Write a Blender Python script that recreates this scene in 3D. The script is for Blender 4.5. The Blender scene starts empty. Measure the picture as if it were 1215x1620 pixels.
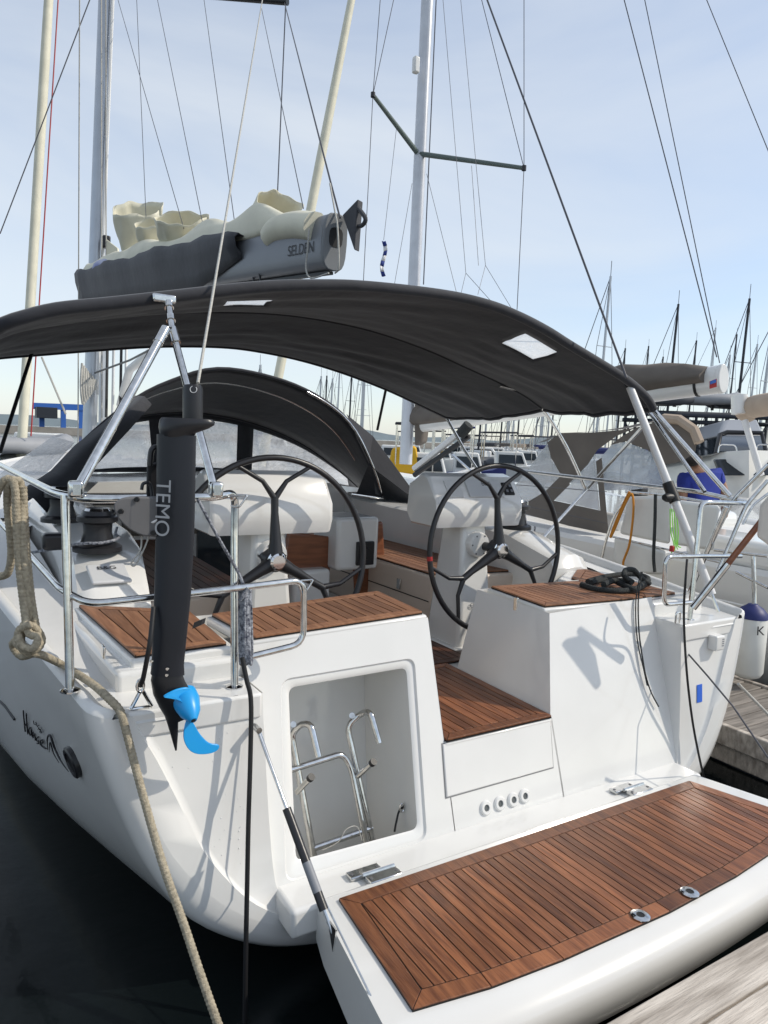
import bpy, bmesh, math, random
from mathutils import Vector as V, Matrix, noise as mnoise
random.seed(7)
scn = bpy.context.scene; col = scn.collection
R = math.radians
# ------------------------------------------------------------------ camera
F = 1140.0; PSI = R(32); PIT = R(5.9); ROL = R(2.5); C = V((-2.34, -2.39, 2.10))
_f0 = V((math.sin(PSI), math.cos(PSI), 0)); _r0 = V((math.cos(PSI), -math.sin(PSI), 0)); _z = V((0, 0, 1))
FW = _f0*math.cos(PIT) - _z*math.sin(PIT); _u0 = _z*math.cos(PIT) + _f0*math.sin(PIT)
RT = _r0*math.cos(ROL) + _u0*math.sin(ROL); UP = _u0*math.cos(ROL) - _r0*math.sin(ROL)
cam_d = bpy.data.cameras.new('camera'); cam = bpy.data.objects.new('camera', cam_d); col.objects.link(cam)
m = Matrix((RT, UP, -FW)).transposed().to_4x4(); m.translation = C; cam.matrix_world = m
cam_d.sensor_fit = 'VERTICAL'; cam_d.sensor_height = 36; cam_d.lens = 36*F/1620; cam_d.clip_end = 6000; cam_d.clip_start = .05
scn.camera = cam
# ------------------------------------------------------------------ world, sun, exposure
SUN_TO = V((.66, -.42, .66)).normalized()
w = bpy.data.worlds.new('World'); scn.world = w; w.use_nodes = True
nt = w.node_tree; nt.nodes.clear()
sky = nt.nodes.new('ShaderNodeTexSky'); sky.sky_type = 'NISHITA'; sky.sun_disc = False
sky.sun_elevation = math.asin(SUN_TO.z); sky.sun_rotation = math.atan2(SUN_TO.x, SUN_TO.y)
sky.air_density = 1.0; sky.dust_density = .5; sky.ozone_density = 3.0; sky.altitude = 0
bg = nt.nodes.new('ShaderNodeBackground'); bg.inputs[1].default_value = .15
out = nt.nodes.new('ShaderNodeOutputWorld'); 
# thin even veil of high haze over the blue, with faint streaks
veil = nt.nodes.new('ShaderNodeMix'); veil.data_type = 'RGBA'; veil.inputs[7].default_value = (4.7, 4.95, 5.15, 1)
wtc = nt.nodes.new('ShaderNodeTexCoord'); wmp = nt.nodes.new('ShaderNodeMapping'); wmp.inputs['Scale'].default_value = (1, 1, 3.5); wno = nt.nodes.new('ShaderNodeTexNoise'); wno.inputs['Scale'].default_value = 1.3; wno.inputs['Detail'].default_value = 6; wno.inputs['Distortion'].default_value = .6
wmr = nt.nodes.new('ShaderNodeMapRange'); wmr.inputs[1].default_value = .3; wmr.inputs[2].default_value = .75; wmr.inputs[3].default_value = .32; wmr.inputs[4].default_value = .82
nt.links.new(wtc.outputs['Generated'], wmp.inputs[0]); nt.links.new(wmp.outputs[0], wno.inputs['Vector']); nt.links.new(wno.outputs[0], wmr.inputs[0]); nt.links.new(wmr.outputs[0], veil.inputs[0])
nt.links.new(sky.outputs[0], veil.inputs[6]); nt.links.new(veil.outputs[2], bg.inputs[0]); nt.links.new(bg.outputs[0], out.inputs[0])
sd = bpy.data.lights.new('sun', 'SUN'); sd.energy = 2.6; sd.angle = R(.6); sd.color = (1, .92, .80)
so = bpy.data.objects.new('sun', sd); col.objects.link(so); so.rotation_euler = (-SUN_TO).to_track_quat('-Z', 'Y').to_euler(); so.location = (8, -6, 12)
vs = scn.view_settings; vs.view_transform = 'Standard'; vs.look = 'None'; vs.exposure = 0.27; vs.gamma = 1
# ------------------------------------------------------------------ pixel -> point on the plane the thing touches
def ray(px, py): return FW + RT*((px-607.5)/F) - UP*((py-810)/F)
def P(px, py, X=None, Y=None, Z=None, d=None, W=None, O=None):
    r = ray(px, py)
    if X is not None: t = (X-C.x)/r.x
    elif Y is not None: t = (Y-C.y)/r.y
    elif Z is not None: t = (Z-C.z)/r.z
    elif W is not None: t = (-.049+W-(C.y-.33*C.z))/(r.y-.33*r.z)      # sloping inner transom wall
    elif O is not None: t = (-.01+O-(C.y-.11*C.z))/(r.y-.11*r.z)       # outer transom face
    else: t = d
    return C + r*t
def wy(z): return .33*z-.049
def oy(z): return .11*z-.01
# ------------------------------------------------------------------ materials
MATS = {}
def mat(name, colr, rough=.5, metal=0, bump=0, bscale=200, var=0, vscale=6, coat=0, trans=0, alpha=1, stretch=None, ior=1.45, sheen=0, objvar=0, col2=None, emit=None):
    if name in MATS: return MATS[name]
    mt = bpy.data.materials.new(name); mt.use_nodes = True; n = mt.node_tree; b = n.nodes['Principled BSDF']; L = n.links.new
    b.inputs['Roughness'].default_value = rough; b.inputs['Metallic'].default_value = metal
    b.inputs['Coat Weight'].default_value = coat; b.inputs['Transmission Weight'].default_value = trans; b.inputs['Alpha'].default_value = alpha
    b.inputs['IOR'].default_value = ior; b.inputs['Sheen Weight'].default_value = sheen
    b.inputs['Base Color'].default_value = (*colr, 1)
    tc = n.nodes.new('ShaderNodeTexCoord'); vec = tc.outputs['Object']
    if objvar or stretch:
        oi = n.nodes.new('ShaderNodeObjectInfo'); add = n.nodes.new('ShaderNodeVectorMath'); add.operation = 'MULTIPLY_ADD'
        cmb = n.nodes.new('ShaderNodeCombineXYZ'); L(oi.outputs['Random'], cmb.inputs[0]); L(oi.outputs['Random'], cmb.inputs[1])
        add.inputs[1].default_value = (37, 91, 0); L(cmb.outputs[0], add.inputs[0]); L(vec, add.inputs[2]); vec = add.outputs[0]
    if stretch:
        mp = n.nodes.new('ShaderNodeMapping'); mp.inputs['Scale'].default_value = stretch; L(vec, mp.inputs[0]); vec = mp.outputs[0]
    if var or col2:
        no = n.nodes.new('ShaderNodeTexNoise'); no.inputs['Scale'].default_value = vscale; no.inputs['Detail'].default_value = 6; L(vec, no.inputs['Vector'])
        rp = n.nodes.new('ShaderNodeValToRGB'); c2 = col2 or tuple(max(0, x*(1-var)) for x in colr)
        rp.color_ramp.elements[0].position = .32; rp.color_ramp.elements[1].position = .68
        rp.color_ramp.elements[0].color = (*c2, 1); rp.color_ramp.elements[1].color = (*colr, 1); L(no.outputs[0], rp.inputs[0]); o = rp.outputs[0]
        if objvar:
            hv = n.nodes.new('ShaderNodeHueSaturation'); mr = n.nodes.new('ShaderNodeMapRange'); mr.inputs[3].default_value = 1-objvar; mr.inputs[4].default_value = 1+objvar
            L(oi.outputs['Random'], mr.inputs[0]); L(mr.outputs[0], hv.inputs['Value']); L(o, hv.inputs['Color']); o = hv.outputs[0]
        L(o, b.inputs['Base Color'])
    if bump:
        nb = n.nodes.new('ShaderNodeTexNoise'); nb.inputs['Scale'].default_value = bscale; nb.inputs['Detail'].default_value = 3; L(vec, nb.inputs['Vector'])
        bu = n.nodes.new('ShaderNodeBump'); bu.inputs['Strength'].default_value = bump; bu.inputs['Distance'].default_value = .01; L(nb.outputs[0], bu.inputs['Height']); L(bu.outputs[0], b.inputs['Normal'])
    if emit: b.inputs['Emission Color'].default_value = (*emit, 1); b.inputs['Emission Strength'].default_value = 1
    MATS[name] = mt; return mt
gel = mat('gelcoat', (.75, .745, .72), .16, var=.07, vscale=2.2, coat=.5, bump=.03, bscale=2.5)
gel2 = mat('gelcoat_nonskid', (.70, .70, .685), .5, var=.06, vscale=5, bump=.12, bscale=420)
steel = mat('stainless_steel', (.72, .72, .71), .1, 1, var=.25, vscale=30)
alu = mat('anodised_aluminium', (.45, .47, .5), .35, .7, var=.12, vscale=4)
whal = mat('white_painted_tube', (.74, .74, .73), .35, var=.08, vscale=6)
canv = mat('black_canvas', (.023, .025, .033), .8, bump=.5, bscale=9, col2=(.015, .0165, .022), vscale=2.5, sheen=.25)
canvg = mat('grey_canvas', (.05, .052, .06), .8, bump=.3, bscale=12, var=.25, vscale=3, sheen=.2)
taupe = mat('taupe_canvas', (.15, .13, .112), .85, bump=.25, bscale=8, var=.2, vscale=3)
beige = mat('beige_canvas', (.44, .35, .27), .85, bump=.25, bscale=8, var=.15, vscale=3)
sailm = mat('sailcloth', (.72, .69, .55), .6, bump=.3, bscale=9, var=.12, vscale=4)
blk = mat('black_rubber', (.012, .012, .013), .45, bump=.05)
blkp = mat('black_plastic', (.02, .02, .023), .32, var=.2, vscale=5, bump=.05, bscale=300)
navy = mat('dark_shaft_paint', (.018, .02, .027), .38, var=.3, vscale=4)
greyp = mat('grey_cast_metal', (.13, .13, .135), .5, 0, var=.15, vscale=8)
bluep = mat('blue_plastic', (.01, .29, .66), .35)
bluec = mat('navy_blue', (.012, .02, .12), .5)
shirt = mat('blue_shirt', (.025, .045, .3), .85, var=.2, vscale=12)
skin = mat('skin', (.3, .16, .1), .55)
hair = mat('dark_hair', (.02, .014, .01), .7)
teakw = mat('wet_teak', (.27, .105, .045), .36, col2=(.12, .043, .020), vscale=3.4, stretch=(16, 1.6, 16), objvar=.38, bump=.15, bscale=12)
teakd = mat('dry_teak', (.30, .145, .075), .55, col2=(.17, .075, .038), vscale=3.5, stretch=(14, 1.2, 14), objvar=.25, bump=.15, bscale=12)
teakx = mat('sole_and_shaded_teak', (.12, .045, .022), .45, col2=(.05, .02, .012), vscale=3.2, stretch=(14, 1.2, 14), objvar=.3, bump=.12, bscale=12)
wood = mat('varnished_wood', (.27, .10, .045), .3, col2=(.17, .06, .028), vscale=3, stretch=(2, 2, 14), coat=.3)
oldw = mat('weathered_boards', (.62, .56, .49), .85, col2=(.30, .26, .22), vscale=2.6, stretch=(1.2, 14, 6), objvar=.25, bump=.5, bscale=9)
oldw2 = mat('weathered_boards_grey', (.28, .25, .22), .85, col2=(.13, .115, .1), vscale=2.6, stretch=(1.2, 14, 6), objvar=.2, bump=.5, bscale=9)
caulk = mat('black_caulk', (.012, .011, .01), .6)
vinyl = mat('clear_vinyl', (.72, .74, .76), .25, trans=.35, bump=.7, bscale=7, ior=1.1, var=.18, vscale=9)
def film(name, colr, tr, gl, rough, scale, dirt):
    mt = bpy.data.materials.new(name); mt.use_nodes = True; n = mt.node_tree; n.nodes.clear(); L = n.links.new
    o = n.nodes.new('ShaderNodeOutputMaterial'); t = n.nodes.new('ShaderNodeBsdfTransparent'); tl = n.nodes.new('ShaderNodeBsdfTranslucent'); g = n.nodes.new('ShaderNodeBsdfGlossy'); df = n.nodes.new('ShaderNodeBsdfDiffuse')
    m0 = n.nodes.new('ShaderNodeMixShader'); m1 = n.nodes.new('ShaderNodeMixShader'); m2 = n.nodes.new('ShaderNodeMixShader')
    tc = n.nodes.new('ShaderNodeTexCoord'); no = n.nodes.new('ShaderNodeTexNoise'); no.inputs['Scale'].default_value = scale; no.inputs['Detail'].default_value = 8; no.inputs['Roughness'].default_value = .7; no.inputs['Distortion'].default_value = 1.2
    L(tc.outputs['Object'], no.inputs['Vector']); mr = n.nodes.new('ShaderNodeMapRange'); mr.inputs[1].default_value = .3; mr.inputs[2].default_value = .7; mr.inputs[3].default_value = max(0, tr-dirt); mr.inputs[4].default_value = min(1, tr+dirt); L(no.outputs[0], mr.inputs[0])
    bu = n.nodes.new('ShaderNodeBump'); bu.inputs['Strength'].default_value = .6; bu.inputs['Distance'].default_value = .03; L(no.outputs[0], bu.inputs['Height']); L(bu.outputs[0], g.inputs['Normal'])
    g.inputs['Roughness'].default_value = rough; tl.inputs[0].default_value = (*colr, 1); df.inputs[0].default_value = (*colr, 1)
    m0.inputs[0].default_value = .25; L(tl.outputs[0], m0.inputs[1]); L(df.outputs[0], m0.inputs[2])
    L(mr.outputs[0], m1.inputs[0]); L(m0.outputs[0], m1.inputs[1]); L(t.outputs[0], m1.inputs[2]); m2.inputs[0].default_value = gl; L(m1.outputs[0], m2.inputs[1]); L(g.outputs[0], m2.inputs[2]); L(m2.outputs[0], o.inputs[0]); return mt
vinyl = film('clear_vinyl', (.95, .95, .95), .58, .12, .2, 12, .22)
vinyl2 = film('tinted_vinyl', (.17, .23, .34), .46, .30, .04, .9, .18)
_unused = mat('blue_tinted_vinyl', (.42, .48, .58), .12, trans=.3, bump=.8, bscale=3.5, ior=1.1, var=.45, vscale=4)
ropet = mat('tan_rope', (.48, .42, .31), .85, bump=.6, bscale=300, var=.4, vscale=70)
ropeg = mat('dark_rope', (.05, .055, .055), .85, bump=1, bscale=160, var=.5, vscale=120)
ropes_ = mat('grey_flecked_rope', (.42, .44, .48), .8, col2=(.03, .035, .06), vscale=75, bump=.8, bscale=140)
ropew = mat('pale_line', (.5, .49, .45), .8, var=.3, vscale=90)
wire = mat('rigging_wire', (.10, .10, .11), .4, .6)
orang = mat('orange_rope', (.5, .2, .02), .8)
green = mat('green_line', (.25, .7, .06), .6)
yel = mat('yellow_cover', (.75, .42, .02), .7)
redm = mat('red_paint', (.35, .02, .02), .5)
lift = mat('blue_steel_paint', (.03, .12, .42), .5)
darkst = mat('dark_steel', (.03, .035, .045), .5, .3)
rib_ = mat('grey_hypalon', (.3, .31, .33), .6, var=.12, vscale=3)
ribd = mat('dark_hypalon', (.06, .065, .075), .6)
glassd = mat('dark_glass', (.015, .02, .025), .08)
inkb = mat('black_ink', (.012, .012, .015), .5)
inkg = mat('grey_ink', (.22, .23, .25), .5)
whitei = mat('white_ink', (.7, .7, .7), .5)
conc = mat('quay_concrete', (.33, .31, .28), .9, var=.3, vscale=.5)
chrome = mat('chrome', (.8, .8, .8), .06, 1)
flagm = mat('flag_blue', (.02, .04, .2), .8)
tapeb = mat('blue_tape', (.03, .13, .6), .6)
# ------------------------------------------------------------------ mesh builder
class MB:
    def __init__(s): s.v = []; s.f = []
    def add(s, vs_, fs_):
        o = len(s.v); s.v += [V(p) for p in vs_]; s.f += [tuple(i+o for i in f) for f in fs_]; return s
    def grid(s, rows, closed=False):
        n = len(rows[0]); fs = []
        for i in range(len(rows)-1):
            for j in range(n if closed else n-1):
                k = (j+1) % n; fs.append((i*n+j, i*n+k, (i+1)*n+k, (i+1)*n+j))
        return s.add([p for r in rows for p in r], fs)
    def cap(s, ring, flip=False):
        n = len(ring); f = tuple(range(n)); return s.add(ring, [f[::-1] if flip else f])
    def tube(s, pts, r, n=8, cap=True, closed=False):
        pts = [V(p) for p in pts]; rs = r if isinstance(r, (list, tuple)) else [r]*len(pts)
        T = []
        for i in range(len(pts)):
            a = pts[i-1] if (i or closed) else pts[i]; b = pts[(i+1) % len(pts)] if (i < len(pts)-1 or closed) else pts[i]
            t = (b-a); T.append(t.normalized() if t.length > 1e-9 else V((0, 0, 1)))
        u = T[0].orthogonal().normalized(); rows = []
        for p, t, rr in zip(pts, T, rs):
            u = (u - t*u.dot(t)); u = u.normalized() if u.length > 1e-6 else t.orthogonal().normalized(); b = t.cross(u)
            rows.append([p + (u*math.cos(2*math.pi*k/n) + b*math.sin(2*math.pi*k/n))*rr for k in range(n)])
        if closed: rows.append(rows[0])
        s.grid(rows, True)
        if cap and not closed: s.cap(rows[0], True); s.cap(rows[-1])
        return s
    def prism(s, poly, ex):
        poly = [V(p) for p in poly]; ex = V(ex); n = len(poly); top = [p+ex for p in poly]
        fs = [tuple(range(n))[::-1], tuple(range(n, 2*n))] + [(i, (i+1) % n, n+(i+1) % n, n+i) for i in range(n)]
        return s.add(poly+top, fs)
    def box(s, c, sz, M=None):
        c = V(c); h = V(sz)/2; vs = []
        for x in (-1, 1):
            for y in (-1, 1):
                for z in (-1, 1):
                    p = V((x*h.x, y*h.y, z*h.z)); vs.append(c + (M @ p if M else p))
        return s.add(vs, [(0, 1, 3, 2), (4, 6, 7, 5), (0, 4, 5, 1), (2, 3, 7, 6), (0, 2, 6, 4), (1, 5, 7, 3)])
    def lathe(s, p0, p1, prof, n=20):
        p0 = V(p0); ax = (V(p1)-p0); L_ = ax.length; ax = ax/L_; u = ax.orthogonal().normalized(); b = ax.cross(u); rows = []
        for t, r in prof: rows.append([p0+ax*(t*L_)+(u*math.cos(2*math.pi*k/n)+b*math.sin(2*math.pi*k/n))*max(r, 1e-4) for k in range(n)])
        s.grid(rows, True); s.cap(rows[0], True); s.cap(rows[-1]); return s
    def build(s, name, mt, parent=None, smooth=None, bevel=0, solid=0, sub=0):
        me = bpy.data.meshes.new(name); me.from_pydata([tuple(p) for p in s.v], [], s.f)
        bm = bmesh.new(); bm.from_mesh(me); bmesh.ops.remove_doubles(bm, verts=bm.verts, dist=2e-5); bmesh.ops.recalc_face_normals(bm, faces=bm.faces); bm.to_mesh(me); bm.free()
        me.materials.append(mt); o = bpy.data.objects.new(name, me); col.objects.link(o)
        if parent: o.parent = parent
        if solid: q = o.modifiers.new('s', 'SOLIDIFY'); q.thickness = solid; q.offset = 0
        if bevel: q = o.modifiers.new('b', 'BEVEL'); q.width = bevel; q.segments = 3; q.limit_method = 'ANGLE'; q.angle_limit = R(35)
        if sub: q = o.modifiers.new('u', 'SUBSURF'); q.levels = q.render_levels = sub
        if smooth is not False:
            me.polygons.foreach_set('use_smooth', [True]*len(me.polygons)); me.set_sharp_from_angle(angle=R(smooth or 40))
        return o
def tag(o, label=None, cat=None, group=None, kind=None):
    for k, v in (('label', label), ('category', cat), ('group', group), ('kind', kind)):
        if v: o[k] = v
    return o
def empty(name, label, cat, group=None, loc=(0, 0, 0)):
    o = bpy.data.objects.new(name, None); col.objects.link(o); o.empty_display_size = .1; return tag(o, label, cat, group)
def cr(pts, k=6, closed=False):
    pts = [V(p) for p in pts]; n = len(pts); o = []
    for i in range(n if closed else n-1):
        p0 = pts[(i-1) % n] if (i or closed) else pts[0]; p1 = pts[i]; p2 = pts[(i+1) % n]; p3 = pts[(i+2) % n] if (i+2 < n or closed) else pts[-1]
        for j in range(k):
            t = j/k; o.append(.5*((2*p1)+(p2-p0)*t+(2*p0-5*p1+4*p2-p3)*t*t+(3*p1-p0-3*p2+p3)*t**3))
    if not closed: o.append(pts[-1])
    return o
def tube(name, pts, r, mt, parent=None, n=8, k=0, closed=False, label=None, cat=None, group=None):
    if k: pts = cr(pts, k, closed)
    o = MB().tube(pts, r, n, closed=closed).build(name, mt, parent, 60)
    return tag(o, label, cat, group)
def fillet(pts, r, k=5):
    pts = [V(p) for p in pts]; o = [pts[0]]
    for a, b, c in zip(pts, pts[1:], pts[2:]):
        u = (a-b); v = (c-b); q = min(r, u.length*.45, v.length*.45); p = b+u.normalized()*q; e = b+v.normalized()*q
        for i in range(k+1):
            t = i/k; o.append(p*(1-t)**2+b*2*t*(1-t)+e*t*t)
    o.append(pts[-1]); return o
def boxo(name, c, sz, mt, parent, bevel=.006, M=None, label=None): return tag(MB().box(c, sz, M).build(name, mt, parent, bevel=bevel), label)
def text(name, body, size, mt, parent, o, xd, yd, fn=None, shear=0, ex=.0008, align='LEFT', xs=1):
    cu = bpy.data.curves.new('t', 'FONT'); cu.body = body; cu.size = size; cu.shear = shear; cu.extrude = 0; cu.align_x = align
    t = bpy.data.objects.new('t', cu); col.objects.link(t); bpy.context.view_layer.update()
    me = bpy.data.meshes.new_from_object(t.evaluated_get(bpy.context.evaluated_depsgraph_get())); bpy.data.objects.remove(t)
    xd = V(xd).normalized(); yd = V(yd); yd = (yd-xd*yd.dot(xd)).normalized(); nn = xd.cross(yd); o = V(o)
    for v_ in me.vertices:
        q = o+xd*(v_.co.x*xs)+yd*v_.co.y+nn*ex; v_.co = fn(q) if fn else q
    me.materials.clear(); me.materials.append(mt); ob = bpy.data.objects.new(name, me); col.objects.link(ob); ob.parent = parent; return ob
def clip(poly, ax, lim, keep_less):
    o = []
    for i in range(len(poly)):
        a, b = poly[i], poly[(i+1) % len(poly)]; ia = (a[ax] <= lim) == keep_less; ib = (b[ax] <= lim) == keep_less
        if ia: o.append(a)
        if ia != ib: t = (lim-a[ax])/(b[ax]-a[ax]); o.append(a+(b-a)*t)
    return o
def inset_quad(q, w_):
    n = len(q); N = V(); cen = sum(q, V())/n; o = []
    for i in range(n): N += (q[i]-cen).cross(q[(i+1) % n]-cen)
    N.normalize()
    for i in range(n):
        e1 = (q[i]-q[i-1]).normalized(); e2 = (q[(i+1) % n]-q[i]).normalized(); n1 = N.cross(e1); n2 = N.cross(e2)
        m_ = (n1+n2).normalized(); o.append(q[i]+m_*(w_/max(.35, m_.dot(n1))))
    return o
def teak_deck(parent, quad, mt, pw=.062, border=.06, gap=.006, th=.012, ax=0, zs=1):
    """caulked teak: a dark bed, a mitred margin of boards and planks laid inside it, each a piece of its own"""
    quad = [V(p) for p in quad]; z = V((0, 0, 1))
    MB().prism([p-z*.004 for p in quad], z*.008).build('caulking_bed', caulk, parent, False)
    inn = inset_quad(quad, border)
    for i in range(len(quad)):
        a, b = quad[i], quad[(i+1) % len(quad)]; c, d = inn[(i+1) % len(quad)], inn[i]; s = (b-a).normalized()*gap*.4
        MB().prism([a+s, b-s, c-s, d+s], z*th).build('margin_plank', mt, parent, bevel=.0015)
    inn = inset_quad(inn, gap)
    lo = min(p[ax] for p in inn); hi = max(p[ax] for p in inn); n = max(1, round((hi-lo)/pw)); st = (hi-lo)/n
    for i in range(n):
        q = clip(clip(inn, ax, lo+i*st+gap/2, False), ax, lo+(i+1)*st-gap/2, True)
        if len(q) > 2:
            c = sum(q, V())/len(q); o = MB().prism([p-c for p in q], z*(th-.0005)).build('plank', mt, parent, bevel=.0012); o.location = c
# ------------------------------------------------------------------ water
wm = mat('harbour_water', (.003, .005, .0055), .13, ior=1.33)
n_ = wm.node_tree; b_ = n_.nodes['Principled BSDF']; no = n_.nodes.new('ShaderNodeTexNoise'); no.inputs['Scale'].default_value = 1.6; no.inputs['Detail'].default_value = 5
tc_ = n_.nodes.new('ShaderNodeTexCoord'); bu = n_.nodes.new('ShaderNodeBump'); bu.inputs['Strength'].default_value = .15; bu.inputs['Distance'].default_value = .1
n_.links.new(tc_.outputs['Object'], no.inputs['Vector']); n_.links.new(no.outputs[0], bu.inputs['Height']); n_.links.new(bu.outputs[0], b_.inputs['Normal'])
tag(MB().add([(-3000, -3000, 0), (3000, -3000, 0), (3000, 3000, 0), (-3000, 3000, 0)], [(0, 1, 2, 3)]).build('water', wm), kind='structure')
# ================================================================== THE YACHT
Y_ = empty('sailing_yacht', 'large white sailing yacht with open transom, twin wheels and black bimini', 'sailing yacht')
TR = [(1.925, 1.12), (1.905, 1.03), (1.875, .93), (1.815, .75), (1.725, .53), (1.60, .32), (1.47, .2), (1.30, .1), (1.12, .04), (.8, -.02), (.4, -.06), (0, -.08)]
MI = [(2.25, 1.3), (2.25, 1.18), (2.248, 1.05), (2.24, .8), (2.22, .5), (2.18, .22), (2.13, .08), (2.02, -.05), (1.82, -.18), (1.3, -.38), (.7, -.52), (0, -.6)]
def sec(y, ins=0):
    t = min(1, max(0, (y-.08)/3.6)); t = t*(1.5-.5*t*t)
    bw = 1 if y < 6 else max(.02, 1-((y-6)/7.6)**2.1); up = 0 if y < 6 else .25*((y-6)/7.6)
    o = []
    for i, (a, b) in enumerate(zip(TR, MI)):
        x = a[0]*(1-t)+b[0]*t; z = a[1]*(1-t)+b[1]*t
        x = x*bw; z = z+up*(1-i/11)
        if ins:
            k = max(0, 1-ins/1.2); x = x-ins*min(1, x/1.0); z = z+(ins if i > 4 else ins*(i-2)/4 if i > 2 else -ins*.3*(2-i)/2)
        o.append((x, z))
    return o
def hb(y, z):
    s = sec(y)
    for (x0, z0), (x1, z1) in zip(s, s[1:]):
        if z1 <= z <= z0: return x0+(x1-x0)*(z0-z)/(z0-z1+1e-9)
    return s[0][0]
def gun(y, side): s = sec(y); return V((side*s[0][0], y, s[0][1]))
st_ = [(.0, .085), (.004, .055), (.018, .028), (.045, .01), (.09, 0), (.3, 0), (.7, 0), (1.2, 0), (1.8, 0), (2.6, 0), (3.6, 0), (4.7, 0), (6, 0), (7.5, 0), (9, 0), (10.5, 0), (12, 0), (13, 0), (13.55, 0)]
rows = []
for y, ins in st_:
    s = sec(max(y, .09), ins); r = [V((-x, y+(.11*z-.01 if y < .3 else (.11*z-.01)*max(0, 1-(y-.3)/1.5)), z)) for x, z in s]
    r = cr(r, 3); rows.append(r+[V((-p.x, p.y, p.z)) for p in r[-2::-1]])
hull = MB().grid(rows).build('hull', gel, Y_, 50)
# outer transom faces: between hull edge and recess for the platform
e0 = rows[0]; half = (len(TR)-1)*3+1
for sd_ in (0, 1):
    oc = e0[:half] if sd_ == 0 else e0[::-1][:half]; sg = -1 if sd_ == 0 else 1
    ic = []
    prof = [(1.28, 1.098), (1.28, 1.0), (1.275, .9), (1.27, .75), (1.26, .55), (1.25, .42), (1.235, .33), (1.20, .27), (1.12, .235), (.8, .22), (.4, .22), (0, .22)]
    ic = cr([V((sg*x, oy(z), z)) for x, z in prof], 3)
    n_c = len(oc)-1; fk = [.13+.62*(i/n_c)**1.2 for i in range(n_c+1)]; gv = V((0, .022, 0))
    MB().grid([oc, [a.lerp(b, k*.92) for a, b, k in zip(oc, ic, fk)], [a.lerp(b, k)+gv*.75 for a, b, k in zip(oc, ic, fk)], [a.lerp(b, k*.93+.07)+gv for a, b, k in zip(oc, ic, fk)], [b+gv for b in ic]]).build('transom_face', gel, Y_, 60)
    ic = [b+gv for b in ic]
    inner = [V((p.x, max(wy(p.z)+.01, p.y+.02) if i < 24 else .13, p.z)) for i, p in enumerate(ic)]
    MB().grid([ic, inner]).build('transom_recess_edge', gel, Y_, 50)
# transom ledge that carries the hinges
MB().prism([V((-1.24, -.11, .325)), V((1.24, -.11, .325)), V((1.24, .12, .325)), V((-1.24, .12, .325))], (0, 0, -.12)).build('transom_ledge', gel, Y_, bevel=.02)
# inner transom walls (sloping), with rounded locker opening to port
def rrect(c4, r, k=5):
    pts = []
    n = 4
    for i in range(4):
        a, b, c = c4[i-1], c4[i], c4[(i+1) % 4]; p = b+(a-b).normalized()*r; e = b+(c-b).normalized()*r
        for j in range(k+1): t = j/k; pts.append(p*(1-t)**2+b*2*t*(1-t)+e*t*t)
    return pts
def wv(x, z, off=0): return V((x, wy(z)+off, z))
op = [P(459, 1088, W=0), P(646, 1056, W=0), P(664, 1312, W=0), P(471, 1364, W=0)]
fr = [P(444, 1075, W=0), P(656, 1040, W=0), P(676, 1328, W=0), P(452, 1398, W=0)]
PX = -.345; SX = .335     # passage sides
outer = [wv(-1.29, 1.22), wv(PX, 1.25), wv(PX-.005, .31), wv(-1.29, .31)]
ro = rrect(outer, .002); rf = rrect(fr, .05); ri = rrect(op, .035)
dn = V((0, 1, -.33)).normalized()
mb = MB().grid([ro, rf, [p+dn*.010 for p in rrect(inset_quad(fr, .006), .048)], [p+dn*.010 for p in rrect(inset_quad(op, -.012), .04)], [p+dn*.018 for p in ri], [p+V((.0, .05, -.35 if p.z < .75 else 0)) for p in ri], [p+V((0, .42, -.35 if p.z < .75 else 0)) for p in ri]], True)
mb.cap([p+V((0, .42, -.35 if p.z < .75 else 0)) for p in ri]); mb.build('transom_wall_with_locker', gel, Y_, 35)
MB().add([wv(SX, .31), wv(1.29, .31), wv(1.29, 1.22), wv(SX+.11, 1.2), wv(SX, .70)], [(0, 1, 2, 3, 4)]).build('transom_wall', gel, Y_, False)
MB().add([wv(PX-.01, .31), wv(SX+.01, .31), wv(SX+.01, .70), wv(PX-.01, .70)], [(0, 1, 2, 3)]).build('step_riser', gel, Y_, False)
dq = [P(701, 1178, W=-.008), P(871, 1136, W=-.008), P(876, 1214, W=-.008), P(707, 1262, W=-.008)]
MB().prism([p for p in dq], dn*.02).build('liferaft_hatch', gel, Y_, bevel=.006)
for a, b in zip(dq, dq[1:]+dq[:1]): pass
q2 = inset_quad(dq, -.006); MB().prism([p+dn*.007 for p in q2], dn*.004).build('hatch_seam', mat('seam', (.25, .25, .25), .7), Y_, False)
for i, (x, y) in enumerate([(768, 1278), (790, 1271), (811, 1265), (829, 1259)]):
    p = P(x, y, W=0); o = MB().lathe(p+dn*.004, p-dn*.012, [(0, .034), (.6, .034), (1, .028), (1, .016), (.2, .015)], 20).build('drain_outlet', gel, Y_, 40)
    MB().lathe(p-dn*.0035, p-dn*.006, [(0, .0155), (1, .0155)], 16).build('drain_hole', mat('drain_dark', (.10, .11, .11), .6), o)
# starboard helm seat box inner (passage) face and port one
seatz = 1.2
for sg, x0, x1 in ((1, SX, SX+.11), (-1, PX, PX)):
    MB().add([V((x0, wy(.70), .70)), V((x1, wy(1.2), 1.2)), V((x1+sg*.02, .98, 1.2)), V((x0+sg*.02, 1.0, .70))], [(0, 1, 2, 3)]).build('seat_box_side', gel, Y_, False)
    MB().add([V((x1+sg*.02, .98, 1.2)), V((sg*1.35, .98, 1.2)), V((sg*1.35, 1.0, .7)), V((x0+sg*.02, 1.0, .7))], [(0, 1, 2, 3)]).build('seat_box_front', gel, Y_, False)
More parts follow.
